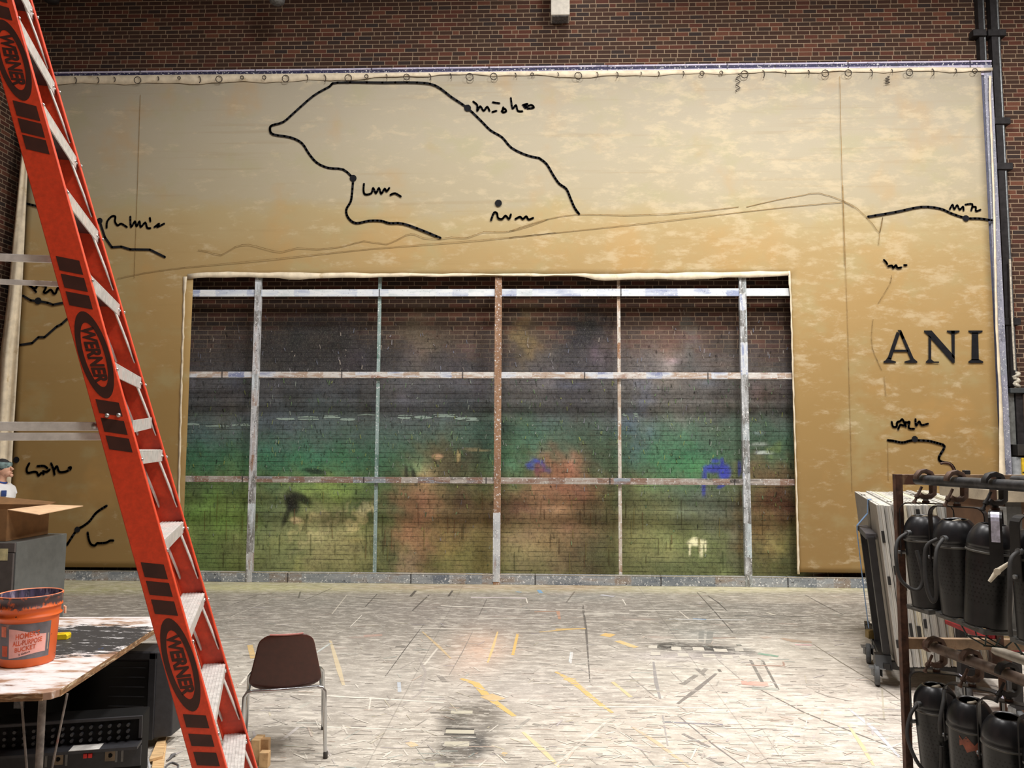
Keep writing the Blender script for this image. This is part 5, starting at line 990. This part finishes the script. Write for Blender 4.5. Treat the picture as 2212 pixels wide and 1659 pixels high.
    # can: dome with open vent, belt and perforated body; object origin sits on the can's axis so that the vent pattern wraps it
    T = Matrix.Rotation(math.radians(tilt[0]), 3, 'Y') @ Matrix.Rotation(math.radians(tilt[1]), 3, 'X')
    top = Vector((-.012, 0, -.172)); 
    def sub(o):
        o.location = top; o.rotation_euler = T.to_euler(); return o
    dome = [(.046, -.006), (.050, -.001), (.055, -.002)]+[(.0995*math.sin(a), -.100+.118*math.cos(a)) for a in np.linspace(.60, PI/2, 10)]+[(.0995, -.10), (.0995, -.118)]
    dm = sub(MB().lathe(dome, (0, 0, 0), 36).build('dome', DOME, L, local=True)); MB().lathe([(.0995, -.114), (.1025, -.117), (.1025, -.121), (.098, -.124)], (0, 0, 0), 36).build('belt', RIM, dm, local=True)
    MB().lathe([(.047, -.006), (.06, -.03), (.07, -.12), (0, -.13)], (0, 0, 0), 20).build('vent_inside', CANI, dm, local=True)
    if bulb: MB().tube([(-.018, -.012, -.012), (-.004, -.024, -.006), (.014, -.016, -.004), (.024, -.010, -.012)], [.008, .009, .007, .004], 8).build('lamp_base', WHITE, dm, local=True)
    bd = sub(MB().lathe([(.097, -.122), (.0965, -.16), (.0915, -.34), (.0885, -.435), (.0885, -.44), (.082, -.44), (.082, -.2)], (0, 0, 0), 36).build('can_body', CAN, L, local=True))
    if patch:
        n = 12; mb = MB(); v = [((.0985-.012*u*.2)*math.cos(a), (.0985-.012*u*.2)*math.sin(a), -.135-.03*j-(i/n)*.06+.03*(u-.5)*math.sin(i*2.1)) for i, a in enumerate(np.linspace(-2.6, -.7, n+1)) for j, u in ((0, 0), (1.6, 1))]
        mb.add(v, [(2*i, 2*i+2, 2*i+3, 2*i+1) for i in range(n)], True); mb.build('paint_patch', RED, bd, local=True)
    # square colour-frame holder on the front
    mb = MB(); fw = .080; r2 = Rc
    for sx, sy in ((1, 0), (-1, 0), (0, 1), (0, -1)):
        c = Vector((sx*fw*.93, sy*fw*.93, -.452)); mb.box(r2 @ c, (.016 if sx else fw*2, .016 if sy else fw*2, .022), M=r2)
    fr2 = sub(mb.build('frame_holder', plain('grey_holder', (84,84,82), .5, .3), L, local=True, bevel=.002)); mb = MB()
    ring = [(math.cos(2*PI*k/28), math.sin(2*PI*k/28)) for k in range(29)]
    mb.lathe([(.085, -.444), (.093, -.449), (.098, -.446)], (0, 0, 0), 28); mb.build('front_flange', RIM, fr2, local=True)
    if guard:
        mb = MB()
        for off in (-.06, .0, .06): mb.tube([(off, -.10, -.468), (off*.7, -.07, -.515), (off*.7, .07, -.515), (off, .10, -.468)], .0035, 6)
        mb.tube([(-.05, -.07, -.515), (.05, -.07, -.515)], .0035, 6); mb.tube([(-.05, .07, -.515), (.05, .07, -.515)], .0035, 6); mb.build('wire_guard', plain('green_black_wire', (34,46,42), .5, .3), fr2, local=True)
    # side fitting and rubber cable
    f = Vector((math.cos(ca), math.sin(ca), 0)); base = top + f*.098+Vector((0, 0, -.085)); ft = MB().tube([base-f*.012, base+f*.016], .014, 10).build('cable_gland', STEEL, L, local=True)
    MB().tube(smooth_pts([base+f*.012]+[top+Vector(p) for p in cable], 5), .0085, 10).build('cable', HOSE, L, local=True)
    return L
def onpipe(P, px_, dy=0):
    lo, hi = -.05, RL
    for _ in range(40):
        m = (lo+hi)/2
        if proj(P+PD*m)[0] < px_: lo = m
        else: hi = m
    return P+PD*lo
c1 = [(-.16, -.06, -.12), (-.185, -.09, -.2), (-.17, -.10, -.30), (-.11, -.12, -.345), (-.075, -.12, -.29), (-.09, -.10, -.16)]
lamp(onpipe(UP, 1998), 'black can lamp on the upper pipe by the corner post, cable looping over the post', -26, math.radians(200), c1, tilt=(-3, 0))
lamp(onpipe(UP, 2065), 'glossy black can lamp on the upper pipe, second from the rusty corner post', -45, math.radians(215), [(-.14, -.10, -.13), (-.16, -.12, -.22), (-.155, -.11, -.33), (-.17, -.10, -.36), (-.185, -.08, -.28), (-.17, -.06, -.13), (-.12, -.07, -.085)], sleeve=1, tilt=(-4, 3), bulb=2)
lamp(onpipe(UP, 2148), 'black can lamp with white wing handle and silver yoke sticker, third along the upper pipe', 58, math.radians(10), [(.17, .0, -.14), (.16, -.04, -.26), (.13, -.06, -.36), (.13, -.02, -.4)], sticker=-1, sleeve=1, tilt=(4, 4), wing=True, bulb=0, clampmat=CLPB, guard=True)
lamp(onpipe(UP, 2243), 'black can lamp cut by the right picture edge, on the upper pipe', 10, math.radians(200), [(-.15, -.06, -.12), (-.17, -.08, -.24), (-.165, -.06, -.34), (-.14, -.02, -.42)], bulb=1, patch=False, guard=True, clampmat=CLP)
lamp(onpipe(LP, 2021), 'black can lamp on the lower pipe beside the corner post, long cable looping below it', -20, math.radians(200), [(-.15, -.06, -.13), (-.18, -.09, -.22), (-.15, -.13, -.33), (-.075, -.135, -.385), (-.045, -.12, -.34), (-.035, -.112, -.25)], sleeve=-1, tilt=(-2, -1))
lamp(onpipe(LP, 2098), 'black can lamp with a rust red paint band, second along the lower pipe', -44, math.radians(115), [(-.02, .095, -.02), (-.08, .06, .02), (-.13, -.02, .0), (-.165, -.05, -.08), (-.16, -.04, -.14)], sleeve=-1, tilt=(-2, 4), patch=True, bulb=2)
lamp(onpipe(LP, 2177), 'matt black can lamp with black clamp, third along the lower pipe', -44, math.radians(-20), [(.15, -.06, -.14), (.14, -.10, -.24), (.11, -.11, -.36)], sleeve=-1, tilt=(-1, 4), clampmat=CLPB, bulb=0)
lamp(onpipe(LP, 2270), 'black can lamp barely in view at the right edge, on the lower pipe', -30, math.radians(200), [(-.14, -.05, -.14), (-.17, -.08, -.22), (-.15, -.07, -.34)], tilt=(-1, 0))
# spare hook on the top beam and a red net sleeve on the middle beam
q = at(2050, 1010, FYR+.01); t = thing('pipe_hook', (q[0], FYR+.01, zt), 'brown iron hook poking up from the rack top beam', 'hook')
MB().tube(smooth_pts([at(2062, 1022, FYR+.012), at(2059, 1013, FYR+.012), at(2052, 1003, FYR+.012), at(2040, 1000, FYR+.012), at(2032, 1002, FYR+.012)], 4), .006, 10).build('hook_rod', RUST, t)
q = at(2090, 1020, FYR); t = thing('beam_clip', (q[0], FYR+.02, zt), 'small dark clip on the rack top beam behind the second lamp clamp', 'clip')
MB().box2((q[0]-.012, FYR, zt), (q[0]+.016, FYR+.03, zt+.022)).build('clip_body', DARK, t, bevel=.003)
q = at(2134, 1377, FYR+.05); t = thing('net_sleeve', (q[0], FYR+.02, zl), 'red plastic net sleeve standing on the rack middle beam', 'net')
mb = MB(); cz = Vector((q[0], FYR+.018, zl+.003))
for s in (-1, 1):
    for k in range(9):
        a0 = 2*PI*k/9; mb.tube([cz+Vector((.021*math.cos(a0+s*i*.35), .013*math.sin(a0+s*i*.35), .0+.092*i/8)) for i in range(9)], .0022, 5)
mb.build('net', plain('red_plastic', (178,36,44), .45), t); MB().tube([cz+Vector((0, 0, 0)), cz+Vector((0, 0, .088))], .018, 10).build('core', plain('red_core', (150,30,40), .6), t)
# ------------------------------------------------------------------ stack of staging panels strapped on a dolly
P0 = Vector((2.871, 6.35, .2)); LDIR = Vector((.305, .952, 0)); WDIR = Vector((.952, -.305, 0)); LEAN = Vector((-.126, 0, 1.271)).normalized(); PH = 1.275; PLEN = 2.1
PW = plain('panel_edge_white', (196,194,188), .5, .15, .08, 6, (170,162,156), 5, .55, .7, stretch=(1,1,.2)); PT = plain('panel_taupe', (128,120,112), .6, 0, .05); PC = plain('panel_cream', (206,198,176), .6, 0, .06); PB = plain('panel_black', (26,25,26), .5); PR_ = plain('panel_ridge', (176,176,174), .45, .3, .06)
dl = thing('panel_dolly', P0, 'black steel dolly with upright end frame and rubber castors carrying the panel stack', 'dolly')
sw = .057; NP = 13; SHR = .37
rp = random.Random(4)
for k in range(NP):
    o = P0 + WDIR*(k*sw) + LDIR*(k*sw*SHR) + LDIR*(rp.uniform(-.008, .008) if k else 0); h = PH+(rp.uniform(-.012, .018) if k else 0); ed = PW if k % 4 != 3 else PC
    lab = 'outermost staging panel of the strapped stack, its taupe face towards the painted wall' if k == 0 else 'white-edged staging panel standing on edge in the strapped stack behind the lamp rack'
    t = thing('staging_panel', o, lab, 'panel', 'staging panels standing on the dolly')
    def pp(w, l, u): return o+WDIR*w+LDIR*l+LEAN*u
    def pb(w0, w1, l0, l1, u0, u1, nm, m, par=t): return MB().hexa([pp(w, l, u) for u in (u0, u1) for w, l in ((w0, l0), (w1, l0), (w1, l1), (w0, l1))]).build(nm, m, par, bevel=.0015)
    pb(0, sw-.006, .003, PLEN, 0, h, 'panel_frame', ed)
    if k == 0: pb(-.002, .0005, .012, PLEN-.01, .0, h-.004, 'panel_face', PT)
    pb(.006, .016, -.004, .004, 0, h, 'edge_ridge', PR_); pb(.030, .041, -.005, .004, 0, h, 'edge_ridge', ed)
    if k % 3 != 1: pb(.018, .024, .02, PLEN-.05, h-.001, h+.004, 'top_ridge', PR_)
    for j in range(3):
        u = [(.2, .36), (.66, .8), (1.06, 1.2)][j]; uu = u[0]+rp.uniform(-.1, .1); L_ = rp.uniform(.05, .16)
        if k in (0, 2) or rp.random() < .55: pb(.008, .036 if k % 2 else .030, -.008, .004, uu, min(uu+L_, h-.03), 'edge_latch', PB)
    if rp.random() < .5: c = pp(.022, -.006, rp.uniform(.4, .9)); MB().sphere(c, .006, 8).build('edge_bolt', PB, t)
    if k % 2 == 0:
        for l in (.3, .8, 1.4): pb(.004, .044, l+rp.uniform(-.1, .1), l+.06, h-.001, h+.0035, 'top_latch', PB if rp.random() < .4 else PR_)
def dp(w, l, z, lean=0.0): return Vector((P0[0], P0[1], 0))+WDIR*w+LDIR*l+Vector((-.0991*lean, 0, z))
for l in (.18, .95, 1.6): MB().bar(dp(-.10, l, .165), dp(NP*sw+.03, l, .165), .06, .06).build('cross_member', PB, dl, bevel=.003)
for w in (-.07, NP*sw): MB().bar(dp(w, .1, .165), dp(w, 1.75, .165), .05, .05).build('side_member', PB, dl, bevel=.003)
q0 = Vector((P0[0], P0[1], .2))
def up(w, l, u): return q0+WDIR*w+LDIR*l+LEAN*u
ZU = 1.0
for l in (.22, .92): MB().bar(up(-.055, l, -.03), up(-.055, l, ZU), .055, .085, LDIR).build('upright', plain('upright_black', (38,37,40), .5), dl, bevel=.004)
MB().bar(up(-.055, .19, ZU), up(-.055, .95, ZU), .085, .05).build('upright_top_bar', plain('upright_grey', (70,68,72), .5), dl, bevel=.004)
mb = MB(); mb.hexa([dp(-.15, l, z) for z, l in ((.14, .10), (.14, .34), (.24, .26), (.24, .16))]+[dp(-.03, l, z) for z, l in ((.14, .10), (.14, .34), (.24, .26), (.24, .16))]); mb.build('gusset', PB, dl)
MB().box2(tuple(dp(-.13, .90, .20)), tuple(dp(-.06, 1.0, .27))).build('strap_ratchet', plain('brass_ratchet', (130,110,64), .5, .5), dl, bevel=.003)
TYR = plain('grey_rubber', (92,94,96), .75, 0, .1, 30)
for w, l in ((-.14, .15), (-.14, .85), (NP*sw+.05, .15), (NP*sw+.05, .85)):
    c = dp(w, l, .085); cs = MB(); ax = Vector((.93, -.36, 0)).normalized()
    cs.bar(c+Vector((0, 0, .055)), c+Vector((0, 0, .062)), .12, .10, LDIR); cs2 = MB()
    for s in (-1, 1): cs.hexa([c+ax*(s*.032)+ax*(dx)+Vector((0, dy, z)) for z in (-.01, .06) for dx, dy in ((-.003, -.02), (.003, -.02), (.003, .02), (-.003, .02))])
    k = cs.build('castor_fork', STEEL, dl); R3 = ax.to_track_quat('Z', 'Y').to_matrix()
    MB().lathe([(0, -.018), (.05, -.02), (.078, -.02), (.085, -.012), (.085, .012), (.078, .02), (.05, .02), (0, .018)], c, 28, R3).build('castor_wheel', TYR, k)
st = thing('ratchet_strap', up(-.1, .6, 1.0), 'pale blue ratchet strap running down the left side of the panel stack', 'strap')
mb = MB(); SP_ = [up(.02, .62, PH+.008), up(-.006, .62, PH+.006), up(-.02, .66, PH-.12), up(-.108, .82, ZU+.03), up(-.112, .86, ZU-.03), up(-.118, .88, .4), up(-.118, .90, .10)]
v = []
for p in SP_: v += [p-LDIR*.045, p+LDIR*.045]
mb.add(v, [(2*i, 2*i+2, 2*i+3, 2*i+1) for i in range(len(SP_)-1)]); mb.build('webbing', plain('blue_webbing', (112,142,180), .8, 0, .12, 30), st, solid=.003)
# ------------------------------------------------------------------ wooden crate behind the rack at the far right
CY0 = 5.3; a = at(2163, 1062, CY0); zt2 = at(2163, 1066, CY0)[2]; xa = a[0]
ck = thing('wooden_crate', (xa+.5, CY0+.4, 0), 'brown plywood crate with a pale lid, behind the lamp rack at the right edge', 'crate')
ZC_ = at(2185, 1374, CY0)[2]; BRW = plain('crate_brown', (88,64,46), .75, 0, .15, 6, (120,90,66), 5, .6, .75); PALE = plain('crate_lid_pale', (176,164,144), .7, 0, .1, 9)
zlb = at(2163, 1085, CY0)[2]; zlt = at(2163, 1060, CY0)[2]
MB().box2((xa, CY0, zlb), (xa+1.2, CY0+.8, zlt)).build('lid', PALE, ck, bevel=.004); MB().box2((xa+.03, CY0+.03, ZC_), (xa+1.17, CY0+.77, zlb)).build('body', BRW, ck, bevel=.004)
MB().box2((xa-.03, CY0+.0, ZC_), (xa+.03, CY0+.04, zlb-.03)).build('corner_post', plain('galvanised_post', (150,152,150), .4, .5), ck, bevel=.003); MB().box2((xa+.035, CY0+.022, ZC_), (xa+.14, CY0+.03, zlb)).build('corner_batten', plain('slate_batten', (74,74,72), .6), ck)
MB().box2((xa+.30, CY0+.024, 1.36), (xa+.36, CY0+.03, 1.365)).build('paper_tag', PALE, ck)
z4 = [at(2185, y_, CY0)[2] for y_ in (1374, 1394, 1397, 1407)]
MB().box2((xa+.02, CY0+.0, z4[1]), (xa+1.2, CY0+.8, z4[0])).build('skirt', plain('skirt_tan', (168,148,112), .7), ck, bevel=.003); MB().box2((xa, CY0-.01, z4[3]), (xa+1.2, CY0+.8, z4[2])).build('red_rail', plain('red_rail', (130,34,36), .5), ck, bevel=.003)
for x in (xa+.08, xa+1.1):
    for y in (CY0+.08, CY0+.72): MB().box2((x-.03, y-.03, .2), (x+.03, y+.03, z4[3])).build('leg', DARK, ck); c = Vector((x, y, .1)); MB().lathe([(0, -.02), (.07, -.022), (.1, -.015), (.1, .015), (.07, .022), (0, .02)], c, 24, Vector((1, 0, 0)).to_track_quat('Z', 'Y').to_matrix()).build('castor_wheel', TYR, ck); MB().box2((x-.035, y-.04, .1), (x-.028, y+.04, .21)).build('castor_fork', STEEL, ck)
s2 = thing('ratchet_strap', (xa+.37, CY0, 1.0), 'blue strap hanging down the front of the brown crate at the right edge', 'strap')
MB().box2((xa+.40, CY0-.016, .64), (xa+.45, CY0-.012, zlt+.008)).build('webbing', plain('blue_webbing', (112,142,180), .8, 0, .12, 30), s2); MB().box2((xa+.40, CY0-.016, zlt+.003), (xa+.45, CY0+.8, zlt+.008)).build('webbing_top', plain('blue_webbing', (112,142,180), .8, 0, .12, 30), s2)
# ------------------------------------------------------------------ the person at the far left, seen from the side, looking up at the canvas
SKIN = plain('skin', (214,166,140), .6, 0, .03); TEE = plain('white_cotton', (232,232,234), .85, 0, .02); BLUE = plain('blue_trim', (52,76,140), .7); HAIRC = plain('dark_hair', (44,44,46), .8); SCARF = plain('grey_green_scarf', (118,140,140), .8, 0, .2, 20); JEAN = plain('dark_jeans', (46,52,70), .85); SHOE = plain('dark_shoes', (40,36,36), .7)
PX, PY = -6.70, 9.5; HZ = at(8, 996, PY)[2]
pe = thing('person', (PX, PY, 0), 'person in white T-shirt with blue collar and grey-green headscarf, looking up beside the canvas', 'person')
def skin(name, verts, edges, m, root=0, sub=2):
    me = bpy.data.meshes.new(name); me.from_pydata([v[:3] for v in verts], edges, []); o = bpy.data.objects.new(name, me); C.objects.link(o)
    md = o.modifiers.new('skin', 'SKIN'); md.use_smooth_shade = True
    sv = me.skin_vertices[0].data
    for i, v in enumerate(verts): r = v[3]; sv[i].radius = r if isinstance(r, tuple) else (r, r)
    sv[root].use_root = True; md.branch_smoothing = .4
    s = o.modifiers.new('sub', 'SUBSURF'); s.levels = sub; s.render_levels = sub; me.materials.append(m); o.parent = pe; OFF[o.name] = Vector((PX, PY, 0)); return o
k = HZ/1.72
V = [(0, 0, .95, (.13, .16)), (.01, 0, 1.12, (.115, .14)), (.02, 0, 1.28, (.12, .16)), (.0, 0, 1.40, (.10, .15)), (-.005, 0, 1.465, (.055, .055)), (.012, 0, 1.53, (.055, .055)), (.02, 0, 1.59, (.085, .075)), (.02, 0, 1.66, (.085, .07)), (.0, 0, 1.70, (.05, .05))]
Ed = [(i, i+1) for i in range(8)]
def chain(frm, pts):
    global V, Ed
    prev = frm
    for p in pts: V.append(p); Ed.append((prev, len(V)-1)); prev = len(V)-1
    return prev
for s in (-1, 1):
    w = chain(3, [(-.01, s*.17, 1.40, .055), (.01, s*.215, 1.12, .043), (.10, s*.21, .90, .031), (.13, s*.205, .83, (.026, .036))])
    for f, (dx, dy, L) in enumerate(((.012, -.028, .075), (.016, -.010, .088), (.014, .010, .084), (.008, .027, .066))): chain(w, [(.145+dx*.6, s*.205+dy, .80, .011), (.155+dx, s*.205+dy, .80-L*.45, .0095), (.150+dx*.6, s*.205+dy, .80-L*.85, .008)])
    chain(w, [(.165, s*.18, .82, .012), (.188, s*.165, .785, .010)])
    chain(0, [(.0, s*.10, .86, .095), (.012, s*.105, .50, .062), (-.012, s*.105, .10, .043), (.0, s*.105, .045, (.04, .045)), (.15, s*.115, .03, (.03, .042))])
V = [(x*k+0, y*k, z*k, r) for x, y, z, r in V]
body = skin('body', V, Ed, SKIN)
hm = Matrix.Rotation(math.radians(-17), 3, 'Y'); hc = Vector((.022*k, 0, 1.615*k))
def hd(v): return hm @ Vector(v) + hc
mb = MB(); mb.sphere(hd((.0, 0, .005)), .1, 20, (.95, .76, 1.13), hm); mb.sphere(hd((.035, 0, -.06)), .06, 14, (.95, .85, .8), hm)
mb.tube([hd((.082, 0, .02)), hd((.105, 0, -.012)), hd((.118, 0, -.03)), hd((.095, 0, -.038))], [.009, .013, .016, .010], 8)
for s in (-1, 1): mb.sphere(hd((-.005, s*.078, -.005)), .03, 10, (.6, .3, 1), hm)
mb.sphere(hd((.088, 0, -.066)), .018, 10, (.8, 1.4, .5), hm); mb.sphere(hd((.078, 0, -.1)), .024, 10); mb.build('head', SKIN, pe, local=True)
mb = MB()
for s in (-1, 1): mb.sphere(hd((.083, s*.032, .012)), .011, 8)
mb.build('eyes', HAIRC, pe, local=True)
MB().sphere(hd((-.012, 0, .035)), .107, 20, (1.0, .82, 1.0), hm).build('hair', HAIRC, pe, local=True)
mb = MB(); mb.lathe([(.100, -.035), (.110, -.02), (.113, .02), (.108, .045), (.098, .05)], hd((-.004, 0, .055)), 24, Matrix.Rotation(math.radians(8), 3, 'Y') @ Matrix.Diagonal((1, .84, 1))); mb.build('headscarf', SCARF, pe, local=True)
T_ = [(0, 0, .90, (.15, .18)), (.012, 0, 1.12, (.135, .165)), (.035, 0, 1.28, (.145, .18)), (.005, 0, 1.40, (.115, .165)), (-.005, 0, 1.45, (.07, .075)), (-.01, -.17, 1.40, .072), (.002, -.20, 1.22, .068), (-.01, .17, 1.40, .072), (.002, .20, 1.22, .068)]
skin('shirt', [(x*k, y*k, z*k, r) for x, y, z, r in T_], [(0, 1), (1, 2), (2, 3), (3, 4), (3, 5), (5, 6), (3, 7), (7, 8)], TEE)
mb = MB().lathe([(.066, -.012), (.072, 0), (.064, .014)], (.0, 0, 1.462*k), 20, Matrix.Rotation(math.radians(14), 3, 'Y')); mb.build('collar', BLUE, pe, local=True)
MB().box((.128*k, -.118*k, 1.325*k), (.02, .055, .075), M=Matrix.Rotation(math.radians(-48), 3, 'Z') @ Matrix.Rotation(math.radians(10), 3, 'Y')).build('chest_badge', BLUE, pe, local=True, bevel=.004)
skin('trousers', [(x*k, y*k, z*k, r) for x, y, z, r in [(0, 0, .95, (.135, .165)), (0, -.10, .86, .102), (.012, -.105, .50, .075), (-.012, -.105, .10, .06), (0, .10, .86, .102), (.012, .105, .50, .075), (-.012, .105, .10, .06)]], [(0, 1), (1, 2), (2, 3), (0, 4), (4, 5), (5, 6)], JEAN)
for s in (-1, 1): skin('shoe', [(-.05*k, s*.105*k, .05*k, (.045, .05)), (.05*k, s*.108*k, .04*k, (.036, .05)), (.18*k, s*.115*k, .032*k, (.028, .042))], [(0, 1), (1, 2)], SHOE)
